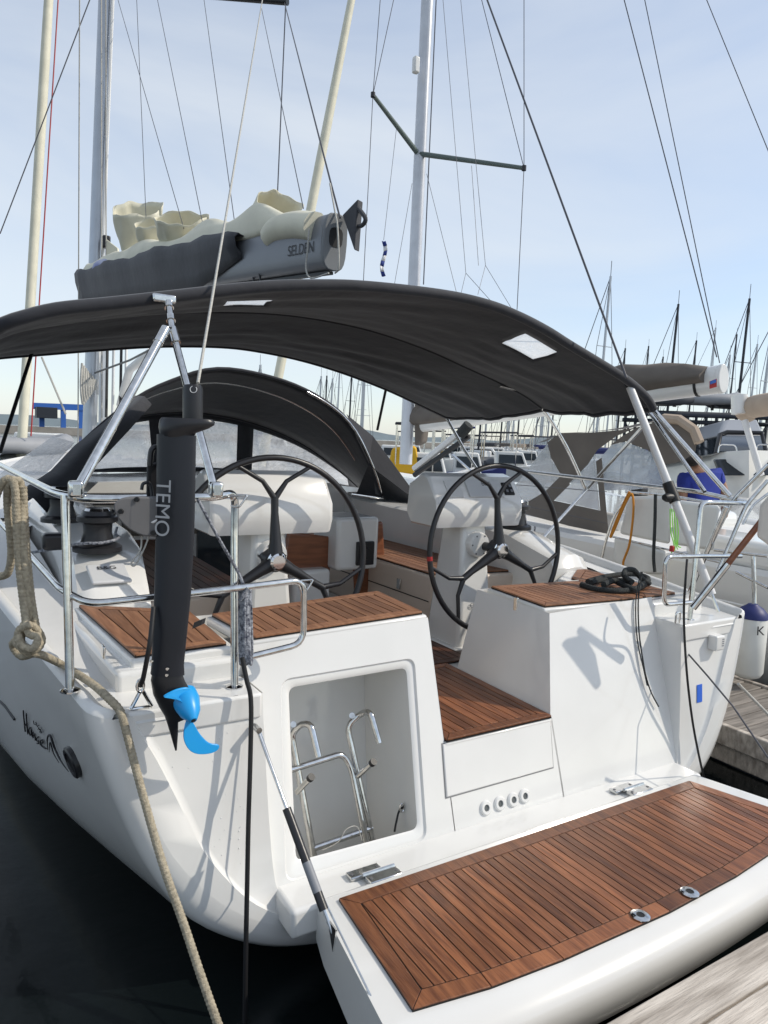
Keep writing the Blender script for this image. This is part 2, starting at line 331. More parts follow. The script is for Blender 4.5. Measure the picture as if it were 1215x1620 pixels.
# helm seats
ps = V((0, 0, 0))
def seat(name, quad, mt, pw, lab=None, lid=.045, ov=.02):
    e = bpy.data.objects.new(name, None); col.objects.link(e); e.parent = Y_
    if lab: e['label'] = lab
    q = [V(p) for p in quad]; MB().prism([p-V((0, 0, .004)) for p in inset_quad(q, -ov)], (0, 0, -lid)).build('seat_lid', gel, e, bevel=.012)
    teak_deck(e, q, mt, pw, .055); return e
sb = [P(403, 1012, Y=.42), P(668, 971, Y=.42), P(597, 944, Y=.90), P(335, 985, Y=.86)]
sb[0].z = sb[3].z = 1.225; sb[1].z = sb[2].z = 1.255
seat('helm_seat', sb, teakd, .052, 'port helm seat of teak planks')
sa = [V((-1.70, .40, 1.215)), V((-1.335, .40, 1.222)), V((-1.32, .98, 1.222)), V((-1.76, 1.30, 1.215))]
seat('helm_seat', sa, teakd, .075, 'outboard teak panel beside port helm seat')
sc = [V((.48, .42, 1.215)), V((1.30, .42, 1.195)), V((1.32, .93, 1.195)), V((.53, .93, 1.215))]
seat('helm_seat', sc, teakd, .052, 'starboard helm seat of teak planks')
sd2 = [V((1.345, .44, 1.19)), V((1.66, .46, 1.185)), V((1.74, 1.35, 1.185)), V((1.345, 1.05, 1.19))]
seat('helm_seat', sd2, teakd, .075, 'outboard teak panel beside starboard helm seat')
for sg in (-1, 1):   # aft deck corner blocks and the step up to the seats
    zt = 1.105
    MB().prism([V((sg*1.288, oy(zt)+.002, zt)), V((sg*1.815, oy(zt)+.004, zt)), V((sg*1.90, .42, zt)), V((sg*1.288, .42, zt))], (0, 0, -.1)).build('aft_deck', gel, Y_, bevel=.012)
    MB().prism([V((sg*1.26, .335, 1.185)), V((sg*1.78, .34, 1.18)), V((sg*1.84, 1.5, 1.19)), V((sg*1.26, 1.1, 1.19))], (0, 0, -.25)).build('seat_base', gel, Y_, bevel=.02)
    # gunwale cap and side deck
    ys = [-.5, -1, -2, -3, -4, .3, .7, 1.2, 1.8, 2.6, 3.6, 4.7, 6, 7.5, 9, 10.5, 12, 13, 13.5]
    a = []; 
    for y in ys:
        g = gun(y, sg); yy = y+(.11*g.z-.01)*max(0, 1-max(0, y-.3)/1.5)
        if y < 0: g = rows[int(-y)][0].copy(); g.x = abs(g.x)*sg; yy = g.y
        wd = min(1, abs(g.x)/.5); ic = g.x-sg*.07*wd
        a.append([V((g.x, yy, g.z)), V((g.x-sg*.008*wd, yy, g.z+.018)), V((g.x-sg*.03*wd, yy, g.z+.026)), V((g.x-sg*.055*wd, yy, g.z+.012)), V((ic, yy, g.z-.03)),
                  V((sg*max(0, min(abs(g.x)-.3, 1.79 if y < 4 else 1.3)), yy, g.z-.03+(.03 if y > .7 else 0)))])
    MB().grid(a).build('side_deck', gel2, Y_, 50)
# port bulge between rail and seat: slanted moulding
    # coaming along the cockpit
    cm = []
    for y, zt, xi, xo in ((1.28, 1.215, 1.42, 1.80), (1.34, 1.30, 1.42, 1.80), (1.75, 1.42, 1.36, 1.76), (2.3, 1.45, 1.30, 1.74), (3.4, 1.47, 1.28, 1.72), (4.4, 1.5, 1.25, 1.68)):
        cm.append([V((sg*(xi-.02), y, .7)), V((sg*xi, y, zt-.02)), V((sg*(xi+.03), y, zt)), V((sg*(xo-.12), y, zt)), V((sg*(xo-.04), y, zt-.03)), V((sg*(xo+.06), y, 1.12))])
    MB().grid(cm).cap(cm[0]).build('cockpit_coaming', gel, Y_, 35)
    # cockpit bench
    MB().prism([V((sg*.68, 1.75, 1.12)), V((sg*1.40, 1.65, 1.12)), V((sg*1.34, 3.95, 1.12)), V((sg*.62, 3.95, 1.12))], (0, 0, -.42)).build('bench_locker', mat('cream_gelcoat', (.66, .56, .47), .35), Y_, bevel=.02)
    e = bpy.data.objects.new('bench_seat', None); col.objects.link(e); e.parent = Y_
    teak_deck(e, [V((sg*.70, 1.78, 1.125)), V((sg*1.36, 1.70, 1.125)), V((sg*1.30, 3.9, 1.125)), V((sg*.65, 3.9, 1.125))][::sg], teakd if sg > 0 else teakx, .065)  # port bench uses the darker teak; its shade is put into the colour
# bench locker latch and seam on the starboard bench
for y in (2.15, 3.1):
    boxo('locker_latch', (.664-.03*(y-1.75)/2.2, y, .99), (.012, .05, .08), steel, Y_, .004)
MB().prism([V((.672, 1.78, .935)), V((.62, 3.9, .935)), V((.625, 3.9, .930)), V((.68, 1.78, .930))], (0, 0, -.006)).build('locker_seam', caulk, Y_, False)
# cockpit sole
MB().prism([V((-1.4, .05, .69)), V((1.4, .05, .69)), V((1.4, 4.2, .69)), V((-1.4, 4.2, .69))][:0] or [V((-.66, 1.0, .70)), V((.66, 1.0, .70)), V((1.38, 1.05, .70)), V((1.38, 4.1, .70)), V((-1.38, 4.1, .70)), V((-1.38, 1.05, .70))], (0, 0, -.04)).build('cockpit_sole', gel, Y_, False)
e = bpy.data.objects.new('sole_grating', None); col.objects.link(e); e.parent = Y_
teak_deck(e, [V((PX+.005, wy(.70)-.012, .705)), V((SX-.005, wy(.70)-.012, .705)), V((SX+.015, 1.10, .705)), V((PX+.01-.02, 1.10, .705))], teakw, .055, .05)
e = bpy.data.objects.new('sole_grating', None); col.objects.link(e); e.parent = Y_
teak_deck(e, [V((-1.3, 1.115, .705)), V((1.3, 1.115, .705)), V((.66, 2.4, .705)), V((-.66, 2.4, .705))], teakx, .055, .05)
MB().prism([V((PX, wy(.66), .695)), V((SX, wy(.66), .695)), V((SX, 1.1, .695)), V((PX, 1.1, .695))], (0, 0, -.05)).build('step_tread', gel, Y_, bevel=.006)
# foredeck, coachroof, bulkhead
dk = [[V((x, y, gun(y, 1).z-.005+.06*(1-(x/max(.2, gun(y, 1).x))**2))) for x in [gun(y, 1).x*k*.9 for k in (-1, -.7, -.35, 0, .35, .7, 1)]] for y in (4.2, 5, 6, 7.5, 9, 10.5, 12, 13.4)]
MB().grid(dk).build('fore_deck', gel2, Y_, 50)
ck = []
for y, h, wd in ((4.15, .36, 1.32), (4.8, .38, 1.32), (6.5, .33, 1.2), (8.5, .24, .95), (10, .08, .5)):
    ck.append([V((-wd, y, 1.25)), V((-wd+.05, y, 1.25+h*.7)), V((-wd+.16, y, 1.25+h)), V((0, y, 1.29+h)), V((wd-.16, y, 1.25+h)), V((wd-.05, y, 1.25+h*.7)), V((wd, y, 1.25))])
MB().grid(ck).cap(ck[0]).build('coachroof', gel, Y_, 40)
MB().add([V((-1.4, 4.1, .66)), V((1.4, 4.1, .66)), V((1.4, 4.1, 1.3)), V((-1.4, 4.1, 1.3))], [(0, 1, 2, 3)]).build('cockpit_bulkhead', gel, Y_, False)
MB().box((-.62, 4.085, 1.3), (.7, .05, .3)).build('companionway', caulk, Y_, False)
MB().box((0, 4.085, 1.15), (.62, .06, .85)).build('companionway_door', glassd, Y_, False)
MB().box((-.95, 4.12, 1.47), (.75, .1, .10)).build('halyard_bin', blkp, Y_, bevel=.01)
# ------------------------------------------------------------------ bathing platform
BP = bpy.data.objects.new('bathing_platform', None); col.objects.link(BP); BP.parent = Y_; BP['label'] = 'lowered bathing platform with wet teak planks'
tq = [P(653, 1600, Z=.352), V((1.22, -.84, .352)), P(1090, 1237, Z=.352), P(536, 1424, Z=.352)]
tq = [V((-1.125, -.738, .352)), V((-.85, -.782, .352)), V((-.55, -.805, .352)), V((0, -.818, .352)), V((.45, -.803, .352)), V((.80, -.77, .352)), V((1.195, -.70, .352)), tq[2], tq[3]]
pl = [V((-1.245, -.84, .335)), V((1.33, -.80, .335)), V((1.14, -.105, .335)), V((-1.135, -.105, .335))]
def yaft(k): return -.738-.08*math.sin(math.pi*min(1, k*1.0))**.8+.04*max(0, k-.1)
def plat_row(x, k):
    ya = yaft(k)
    xf = pl[3].x*(1-k)+pl[2].x*k; xa = pl[0].x*(1-k)+pl[1].x*k
    def at(y, z): t = (y+.105)/(ya-.10+.105); return V((xf+(xa-xf)*t, y, z))
    return [at(-.105, .18), at(-.105, .33), at(-.115, .343), at(-.13, .348), at(ya-.005, .348), at(ya-.035, .342), at(ya-.075, .318), at(ya-.105, .295), at(ya-.120, .27), at(ya-.112, .2), at(ya-.075, .12), at(ya-.03, .10), at(-.2, .14)]
rws = [plat_row(0, k/20) for k in range(21)]
r0 = [p+V((.02, 0, -.012 if p.z > .3 else 0)) for p in rws[0]]
for p in rws[0]: pass
mbp = MB().grid([list(r) for r in rws], False); mbp.cap(rws[0]); mbp.cap(rws[-1])
mbp.add([rws[0][0], rws[0][-1], rws[-1][-1], rws[-1][0]], [(0, 1, 2, 3)])
mbp.build('platform_body', gel, BP, 40)
teak_deck(BP, tq, teakw, .0425, .062, .0045, .008)
for x, y in ((1091, 1412), (1013, 1449)):
    p = P(x, y, Z=.363); o = MB().lathe(p, p+V((0, 0, .006)), [(0, .036), (.5, .036), (1, .030), (1, .016), (.3, .0155)], 24).build('deck_socket', steel, BP)
    MB().lathe(p+V((0, 0, .001)), p+V((0, 0, .0035)), [(0, .0155), (1, .0155)], 16).build('socket_hole', blk, o)
for x, y, yy in ((590, 1384, 0), (997, 1250, 0)):
    p = P(x, y, Z=.338); h = MB().box(p+V((-.02, .035, -.002)), (.15, .05, .016)).build('hinge', steel, BP, bevel=.005)
    MB().box(p+V((.03, -.035, .004)), (.15, .055, .02)).build('hinge_leaf', steel, h, bevel=.005)
    MB().tube([p+V((-.05, 0, .012)), p+V((.10, 0, .012))], .009).build('hinge_pin', steel, h)
    for dx, dy, dz in ((-.08, .035, .008), (.04, .035, .008), (-.03, -.035, .016), (.09, -.035, .016)):
        q = p+V((dx, dy, dz)); MB().lathe(q-V((0, 0, .002)), q, [(0, .008), (1, .007)], 10).build('hinge_screw', greyp, h)
# gas strut and wire
a = P(407, 1153, O=-.02); b = P(526, 1478, Z=.30); b = P(526, 1476, X=-1.235)
g = tube('gas_strut', [a, a+(b-a)*.42], .007, steel, Y_)
MB().tube([a+(b-a)*.42, a+(b-a)*.90], .0165, 12).build('strut_cylinder', blkp, g)
MB().tube([a+(b-a)*.68, a+(b-a)*.82], .0168, 12).build('strut_label', inkg, g)
MB().tube([a+(b-a)*.90, b], .006).build('strut_eye', steel, g)
MB().lathe(a-V((.0, .02, 0)), a+V((0, .03, 0)), [(0, .012), (1, .012)], 12).build('strut_mount', steel, g)
MB().prism([b+V((-.004, .03, .03)), b+V((-.004, -.03, .03)), b+V((-.004, -.012, -.06))], (.006, 0, 0)).build('strut_bracket', steel, g)
tube('platform_wire', [a+V((.004, 0, .01)), P(475, 1345, X=-1.215), P(545, 1490, X=-1.21), P(607, 1618, X=-1.2)], .0035, steel, Y_, 6)
# ------------------------------------------------------------------ hull marks
def onhull(q): return V((-hb(q.y, q.z)-.004, q.y+(.11*q.z-.01)*max(0, 1-max(0, q.y-.3)/1.5)*0, q.z))
def HP(px, py):
    r = ray(px, py); lo = None
    for i in range(400):
        t = 1.6+i*.02; q = C+r*t
        if q.y > .05 and q.x > -hb(max(.1, q.y), q.z)-.004: break
    for k in range(20): q2 = C+r*(t-.02+.001*k); q = q2; 
    for k in range(21):
        q = C+r*(t-.02+.001*k)
        if q.x > -hb(max(.1, q.y), q.z)-.004: break
    return q
def hs(name, pts, r, k=5, taper=False):
    q = cr([HP(x/8.68, 1080+y/8.68) for x, y in pts], k); n = len(q)-1
    return MB().tube(q, [r*(.35+.65*math.sin(math.pi*i/n)) if taper else r for i in range(n+1)], 6).build(name, inkb, Y_)
for st in ([(320, 385), (332, 530), (347, 672)], [(362, 425), (370, 560), (382, 705)], [(336, 600), (360, 565), (378, 600)], [(432, 650), (412, 615), (396, 650), (410, 715), (428, 712), (432, 650), (443, 738)], [(447, 690), (455, 758), (460, 708), (478, 722), (486, 790)], [(525, 745), (505, 760), (508, 800), (530, 800), (528, 835), (508, 830)], [(553, 838), (590, 822), (582, 788), (560, 795), (558, 845), (600, 892), (632, 905)]): hs('hull_letter', st, .0032)
for st in ([(462, 522), (470, 572), (500, 566)], [(492, 540), (500, 590)], [(535, 590), (515, 592), (520, 612), (538, 622), (522, 640)], [(560, 640), (540, 640), (566, 672), (572, 690), (548, 680), (560, 640)]): hs('hull_number', st, .0020)
hs('hull_emblem', [(655, 920), (650, 780), (672, 718), (704, 760), (760, 920), (840, 1080), (940, 1220)], .0048, 6, True); hs('hull_emblem', [(675, 955), (681, 850), (690, 822), (706, 870), (740, 980), (810, 1100)], .0032, 6, True)
p = HP(113, 1207); nn = V((-1, -(hb(p.y+.05, p.z)-hb(p.y-.05, p.z))/.1, -(hb(p.y, p.z+.05)-hb(p.y, p.z-.05))/.1)).normalized()
v_ = MB().lathe(p-nn*.02, p+nn*.008, [(0, .066), (.8, .066), (1, .060), (1, .046), (.6, .044)], 28).build('exhaust_outlet', blkp, Y_)
MB().lathe(p-nn*.004, p+nn*.0025, [(0, .045), (1, .044)], 20).build('outlet_hole', blk, v_)
MB().tube([HP(0, 1109), HP(8, 1117), HP(23, 1138)], .007, 6).build('hull_stripe', inkb, Y_)
# warning label on transom
lb = [P(343, 1107, O=.0165), P(376, 1100, O=.0165), P(376, 1117, O=.0165), P(343, 1126, O=.0165)]
l_ = MB().prism(lb, (0, .003, 0)).build('warning_label', mat('label_white', (.72, .72, .71), .4), Y_, False)
for a, b in zip(lb, lb[1:]+lb[:1]): MB().tube([a-V((0, .001, 0)), b-V((0, .001, 0))], .0012, 4).build('label_border', inkb, l_, False)
xd = lb[1]-lb[0]; yd = lb[0]-lb[3]
for i, (u0, u1, v, r_) in enumerate(((.25, .70, .72, .0014), (.25, .95, .56, .001), (.25, .62, .34, .0014), (.25, .95, .2, .001))): MB().tube([lb[3]+xd*u0+yd*v-V((0, .001, 0)), lb[3]+xd*u1+yd*v-V((0, .001, 0))], r_, 4).build('label_line', inkg, l_, False)
q = lb[3]+xd*.13+yd*.66-V((0, .001, 0)); MB().tube([q-xd*.06-yd*.1, q+xd*.06-yd*.1, q+yd*.12, q-xd*.06-yd*.1], .0014, 4).build('label_triangle', inkb, l_, False)
MB().prism([P(1103, 1084, O=.018), P(1111, 1082, O=.018), P(1111, 1110, O=.018), P(1103, 1112, O=.018)], (0, .002, 0)).build('tape_patch', tapeb, Y_, False)
# small white box on starboard quarter
p = P(1133, 1016, O=-.008); bx_ = boxo('stern_light', p, (.085, .06, .09), gel, Y_, .01)
for i in range(4): boxo('light_print', p+V((.022, -.0312, .024-.013*i)), (.02, .001, .006), inkg, bx_, 0)
# U-bolt and ring on starboard transom
p = P(1072, 978, O=.04); MB().tube(fillet([p+V((-.018, 0, -.03)), p+V((-.018, 0, .035)), p+V((.018, 0, .035)), p+V((.018, 0, -.03))], .018), .006, 8).build('stern_eye', steel, Y_)
p = P(1067, 1010, W=0); rb = MB().lathe(p+dn*.005, p-dn*.012, [(0, .03), (.8, .028), (1, .02)], 16).build('pad_eye', steel, Y_)
MB().tube([p-dn*.02+V((.022*math.cos(t), 0, .022*math.sin(t))) for t in [k*math.pi/6 for k in range(12)]], .005, 6, closed=True).build('eye_ring', steel, rb)
# U-bolt with ring on port quarter
def dshackle(a, b, top, r=.006): return MB().tube(fillet([a, top, b, a], .012), r, 8)
a = P(207, 1122, O=.03); b = P(240, 1117, O=.03); t = P(224, 1090, O=.03)
tub = MB().tube(fillet([a, t, b], .015), .007, 8).build('stern_eye', steel, Y_); MB().tube([a, b], .006).build('eye_bar', steel, tub)
dm_ = MB(); dr = random.Random(5)
for i in range(90):
    x, y = dr.uniform(215, 388), dr.uniform(1120, 1420)
    if (x-215)/173 < (y-1150)/420: continue
    q = P(x, y, O=.0215); r_ = dr.uniform(.0012, .0026)
    dm_.lathe(q, q-V((0, r_*.8, 0)), [(0, r_), (.5, r_*.85), (1, r_*.3)], 7)
tag(dm_.build('water_droplets', mat('droplet', (.78, .78, .77), .05, coat=1), Y_), kind='stuff')
# ------------------------------------------------------------------ stainless rails
def rail(name, pts, r=.0155, fr_=.05, parent=Y_): return MB().tube(fillet(pts, fr_), r, 12).build(name, steel, parent, 60)
L1b = P(111, 1092, Z=1.155); L2b = P(371, 1086, Z=1.108); L1t = P(103, 788, X=L1b.x-.01)
def atd(px, py, ref): return C+ray(px, py)*((ref-C).dot(FW))        # same depth as a reference point
L1t = atd(103, 786, L1b); L2t = atd(372, 790, L2b)
fwd = V((-.10, 1, .0))
PP = bpy.data.objects.new('pushpit', None); col.objects.link(PP); PP.parent = Y_; PP['label'] = 'port pushpit rail'
topf = [L1t+V((-.06, 1.4, -.03)), L1t+V((-.02, .3, 0)), L1t]
tr1 = P(345, 786, Y=L2b.y); tr0 = P(136, 790, Y=L1b.y-.04)
rail('top_rail', [L1t+V((-.10, 1.9, .02)), L1t+V((-.012, .12, .0)), tr0, tr1, L2t+V((.0, 0, .03)), L2t+V((0, 0, -.12)), L2b], fr_=.09, parent=PP)
rail('post', [L1b, L1t+V((0, 0, .005))], parent=PP)
m1 = atd(99, 937, L1b); m2 = P(140, 956, Y=L1b.y-.04); m3 = P(372, 931, Y=L2b.y-.02); m4 = P(455, 919, Y=L2b.y-.02)
rail('mid_rail', [m1+V((-.10, 1.9, .06)), m1+V((0, .06, .0)), m2, m3, P(481, 917, Y=.22), P(480, 1018, Y=.22), P(380, 1043, Y=L2b.y-.02)], .0135, .06, parent=PP)
for q in (L1b, L2b): MB().lathe(q-V((0, 0, .003)), q+V((0, 0, .008)), [(0, .034), (.5, .034), (1, .02)], 20).build('post_base', steel, PP)
for q, x in ((P(120, 783, Y=L1b.y), 0), (P(341, 783, Y=L2b.y), 0)): MB().box(q+V((0, 0, .02)), (.05, .045, .06)).build('rail_clamp', steel, PP, bevel=.012)
rail('rail_eye', [P(360, 786, Y=.24), P(392, 783, Y=.2), P(378, 803, Y=.2), P(366, 800, Y=.24)], .004, .01, parent=PP)
rail('rail_eye', [P(470, 919, Y=.22), P(496, 917, Y=.2), P(486, 933, Y=.2)], .004, .01, parent=PP)
PS = bpy.data.objects.new('pushpit', None); col.objects.link(PS); PS.parent = Y_; PS['label'] = 'starboard pushpit rail'
R1b = P(1091, 981, O=.05); R1b = P(1091, 981, Z=1.10); R1t = atd(1109, 795, R1b)
R2b = V((1.86, .75, 1.15)); R2t = P(1150, 800, X=1.9)
rail('top_rail', [R1b, atd(1104, 850, R1b), R1t, P(1130, 795, X=1.62), P(1190, 797, Y=.30), V((2.0, .6, 1.83)), V((2.06, 2.4, 1.86))], fr_=.06, parent=PS)
rail('post', [V((1.84, .5, 1.13)), P(1149, 802, X=1.88)], parent=PS)
rail('mid_rail', [P(1094, 953, Y=R1b.y), P(1050, 957, Y=R1b.y), P(1053, 881, Y=R1b.y), P(1105, 880, Y=R1b.y), P(1172, 880, Y=R1b.y+.1)], .0135, .05, parent=PS)
MB().lathe(R1b-V((0, 0, .003)), R1b+V((0, 0, .008)), [(0, .034), (.5, .034), (1, .02)], 20).build('post_base', steel, PS)
rail('outer_rail', [P(1215, 735, X=2.15), P(1160, 790, X=2.05), P(1120, 870, X=1.95)], .013, parent=PS)
rail('outer_rail', [P(1215, 760, X=2.1), P(1180, 800, X=2.0), P(1135, 905, X=1.85)], .013, parent=PS)
# ------------------------------------------------------------------ steering pedestals and wheels
def console(cx, y, pxs, name, lab, back=False):
    e = bpy.data.objects.new(name, None); col.objects.link(e); e.parent = Y_; e['label'] = lab
    w2 = .37
    # side profile (y,z): sloped instrument face looks aft and up
    pr = [(y+.02, 1.53), (y-.005, 1.60), (y-.0, 1.70), (y+.12, 1.86), (y+.20, 1.88), (y+.34, 1.80), (y+.36, 1.60), (y+.30, 1.53)]
    rows_ = []
    for k, ins in ((-1, .035), (-.975, .012), (-.93, 0), (.93, 0), (.975, .012), (1, .035)):
        cy = y+.17; cz = 1.7; rows_.append([V((cx+w2*k, cy+(a-cy)*(1-ins*2.4), cz+(b-cz)*(1-ins*2.4))) for a, b in pr])
    mb_ = MB().grid([r+[r[0]] for r in rows_]); mb_.cap(rows_[0]); mb_.cap(rows_[-1]); mb_.build('console_head', gel, e, 35)
    # pedestal leg, leaning, wider at the foot
    s0 = [V((cx-.16, y-.03, .70)), V((cx+.15, y-.03, .70)), V((cx+.15, y+.36, .70)), V((cx-.16, y+.36, .70))]
    s1 = [V((cx-.10, y+.06, 1.55)), V((cx+.10, y+.06, 1.55)), V((cx+.10, y+.30, 1.55)), V((cx-.10, y+.30, 1.55))]
    MB().grid([s0, s1], True).build('pedestal', gel, e, bevel=.03)
    MB().prism([p+V(((p.x-cx)*.25, (-.03 if p.y < y+.1 else .02), 0)) for p in s0], (0, 0, .025)).build('pedestal_foot', gel, e, bevel=.012)
    MB().lathe(V((cx, y+.06, 1.41)), V((cx, y-.01, 1.41)), [(0, .085), (.8, .085), (1, .075)], 24).build('bearing_plate', gel, e)
    for k in range(6): q = V((cx+.068*math.cos(k*1.047), y-.01, 1.41+.068*math.sin(k*1.047))); MB().lathe(q, q-V((0, .004, 0)), [(0, .006), (1, .005)], 8).build('plate_screw', greyp, e)
    # instruments on the sloped face
    fd = V((0, .12, .16)).normalized(); nd = V((0, -.16, .12)).normalized(); fc = V((cx, y+.06, 1.78))
    M = Matrix((V((1, 0, 0)), fd, nd)).transposed()
    if cx < 0: return e
    boxo('display_cover', fc+V((.06, 0, 0))+nd*.006, (.30, .135, .016), mat('display_cover', (.62, .63, .64), .4), e, .006, M)
    boxo('side_hatch', fc+V((-.20, 0, 0))+nd*.003, (.12, .13, .008), gel2, e, .003, M)
    kp = boxo('control_pad', fc+V((.27, -.0, 0))+nd*.005, (.085, .10, .014), blkp, e, .005, M)
    for i in (-1, 1):
        for j in (-1, 1): boxo('pad_button', fc+V((.27+.02*i, 0, 0))+fd*(.02*j)+nd*.013, (.02, .02, .004), inkg, kp, .001, M)
    text('maker_mark', 'B&G', .045, inkb, e, fc+V((.04, 0, 0))+fd*.02+nd*.0145, (1, 0, 0), fd)
    lf = V((0, .09, .85)).normalized()
    text('maker_mark', 'CARBONIC', .03, inkg, e, V((cx-.05, y+.0+.0, 1.10))+V((0, -.005, 0)), (1, 0, 0), lf, ex=.004, shear=.2) if False else None
    return e
def wheel(c, D, rot, name, lab, tilt=0):
    e = bpy.data.objects.new(name, None); col.objects.link(e); e.parent = Y_; e['label'] = lab
    r = D/2; xa = V((1, 0, 0)); za = V((0, .06, 1)).normalized()
    def q(a, rr, off=0): return c+xa*(rr*math.cos(a))+za*(rr*math.sin(a))+V((0, off, 0))
    MB().tube([q(k*2*math.pi/72, r) for k in range(72)], .0175, 10, closed=True).build('wheel_rim', blkp, e, 60)
    MB().lathe(c+V((0, .17, 0)), c-V((0, .02, 0)), [(0, .03), (.6, .03), (.75, .068), (1, .062)], 24).build('wheel_hub', blkp, e)
    MB().lathe(c-V((0, .0, 0)), c-V((0, .065, 0)), [(0, .054), (.45, .054), (.5, .046), (.85, .046), (1, .036)], 24).build('hub_nut', chrome, e)
    for k in range(3):
        a = rot+k*2*math.pi/3; j = r*.62
        pts = [q(a, .03, -.01), q(a, .10, -.012), q(a, j*.75, -.0), q(a, j, 0)]
        s = MB().tube(pts, [.044, .033, .021, .021], 10).build('wheel_spoke', blkp, e, 60)
        for sg in (-1, 1): MB().tube([q(a, j-.01), q(a+sg*.16, j+.09), q(a+sg*.40, r)], [.018, .013, .012], 10).build('spoke_fork', blkp, s, 60)
    MB().tube([q(math.pi*1.02+k*.012, r) for k in range(-2, 3)], .0185, 10).build('rim_mark', redm, e) if c.x > 0 else None
    return e
console(-.73, 1.34, None, 'steering_console', 'port steering console')
console(.76, 1.34, None, 'steering_console', 'starboard steering console')
wheel(V((-.785, 1.2, 1.41)), 1.115, R(90), 'steering_wheel', 'port steering wheel')
wheel(V((.80, 1.2, 1.40)), 1.10, R(92), 'steering_wheel', 'starboard steering wheel')
for cx in (-.73, .76):
    q = V((cx-.04, 1.335, 1.0)); u = V((0, .09, .85)).normalized(); off = V((0, -.004, 0))
    def ms(x, y): return q+V((x, 0, 0))+u*y+off
    MB().tube([ms(.018*math.cos(t), .014*math.sin(t)) for t in [k*math.pi/10 for k in range(20)]], .0022, 5, closed=True).build('maker_mark', inkg, Y_); MB().tube([ms(-.014, 0), ms(.006, 0), ms(.006, .008)], .0018, 5).build('maker_mark', inkg, Y_)
    MB().tube([ms(.028+.0065*k, (-.004 if k % 2 else .009)) for k in range(11)], .0022, 5).build('maker_mark', inkg, Y_)
# starboard console: throttle stub, port display stub; cockpit table
T_ = bpy.data.objects.new('cockpit_table', None); col.objects.link(T_); T_.parent = Y_
boxo('table_box', P(558, 858, Y=2.35)+V((0, .12, 0)), (.36, .42, .40), gel, T_, .03)
q = P(567, 872, Y=2.35)+V((0, -.10, 0)); sk = boxo('socket_plate', q, (.15, .03, .18), blkp, T_, .008)
MB().lathe(q+V((0, -.014, 0)), q+V((0, -.026, 0)), [(0, .05), (1, .045)], 18).build('socket_cap', blk, sk)
boxo('table_leaf', P(485, 893, Y=2.42), (.40, .035, .46), wood, T_, .02, Matrix.Rotation(R(8), 3, 'Y'))
boxo('table_leaf', P(583, 887, Y=2.62), (.30, .035, .62), wood, T_, .03, Matrix.Rotation(R(-6), 3, 'Y'))
boxo('table_foot', V((0, 2.6, .9)), (.3, .6, .42), gel, T_, .03)
# coaming instruments port: display cover and winches
def winch(p, r, h, lab):
    e = bpy.data.objects.new('winch', None); col.objects.link(e); e.parent = Y_; e['label'] = lab
    MB().lathe(p, p+V((0, 0, h)), [(0, r*1.5), (.12, r*1.5), (.16, r*1.35), (.2, r*1.05), (.45, r*.86), (.68, r*.9), (.74, r*1.25), (.86, r*1.25), (.9, r*1.0), (1, r*.9)], 28).build('winch_drum', blkp, e, 35)
    MB().lathe(p+V((0, 0, h)), p+V((0, 0, h*1.06)), [(0, r*.8), (1, r*.7)], 20).build('winch_cap', steel, e)
    MB().tube([p+V((r*.9, 0, h*.98)), p+V((r*1.1, -.02, h*.98)), p+V((r*1.1, -.02, h*.8))], .012, 8).build('self_tailer_arm', steel, e)
    return e
winch(V((-1.60, 1.72, 1.42)), .085, .22, 'port primary winch'); winch(V((-1.64, 2.75, 1.455)), .085, .22, 'forward port winch')
winch(V((1.58, 1.9, 1.42)), .085, .22, 'starboard primary winch')
cp = V((-1.60, 1.40, 1.335)); M = Matrix.Rotation(R(16), 3, 'X')
dcov = boxo('instrument_cover', cp+V((0, .02, .012)), (.19, .20, .018), mat('display_cover', (.6, .6, .6), .4), Y_, .008, M)
text('maker_mark', 'B&G', .05, inkb, Y_, cp+V((-.05, .045, .032)), (1, 0, 0), M @ V((0, 1, 0)))
tube('sheet_line', [V((-1.95, 2.4, 1.30)), V((-1.8, 1.95, 1.40)), V((-1.70, 1.66, 1.47)), V((-1.60, 1.60, 1.48)), V((-1.50, 1.68, 1.49)), V((-1.45, 2.0, 1.47)), V((-1.36, 2.4, 1.45))], .008, ropes_, Y_, 8, 5)
boxo('clutch', V((-1.80, 1.78, 1.47)), (.14, .09, .09), blkp, Y_, .02)
# sheets hanging on the starboard winch
tube('sheet_line', [V((1.66, 1.9, 1.58)), V((1.60, 1.78, 1.4)), V((1.55, 1.75, 1.2)), V((1.60, 1.74, 1.05)), V((1.66, 1.77, 1.2)), V((1.70, 1.8, 1.45))], .008, ropes_, Y_, 8, 5)
# latch on starboard seat, hinge on port hatch
boxo('seat_latch', P(816, 957, X=.45), (.012, .03, .09), steel, Y_, .004)
p = P(172, 1030, X=-1.79); boxo('hatch_hinge', p+V((-.02, 0, .0)), (.01, .05, .05), steel, Y_, .004)
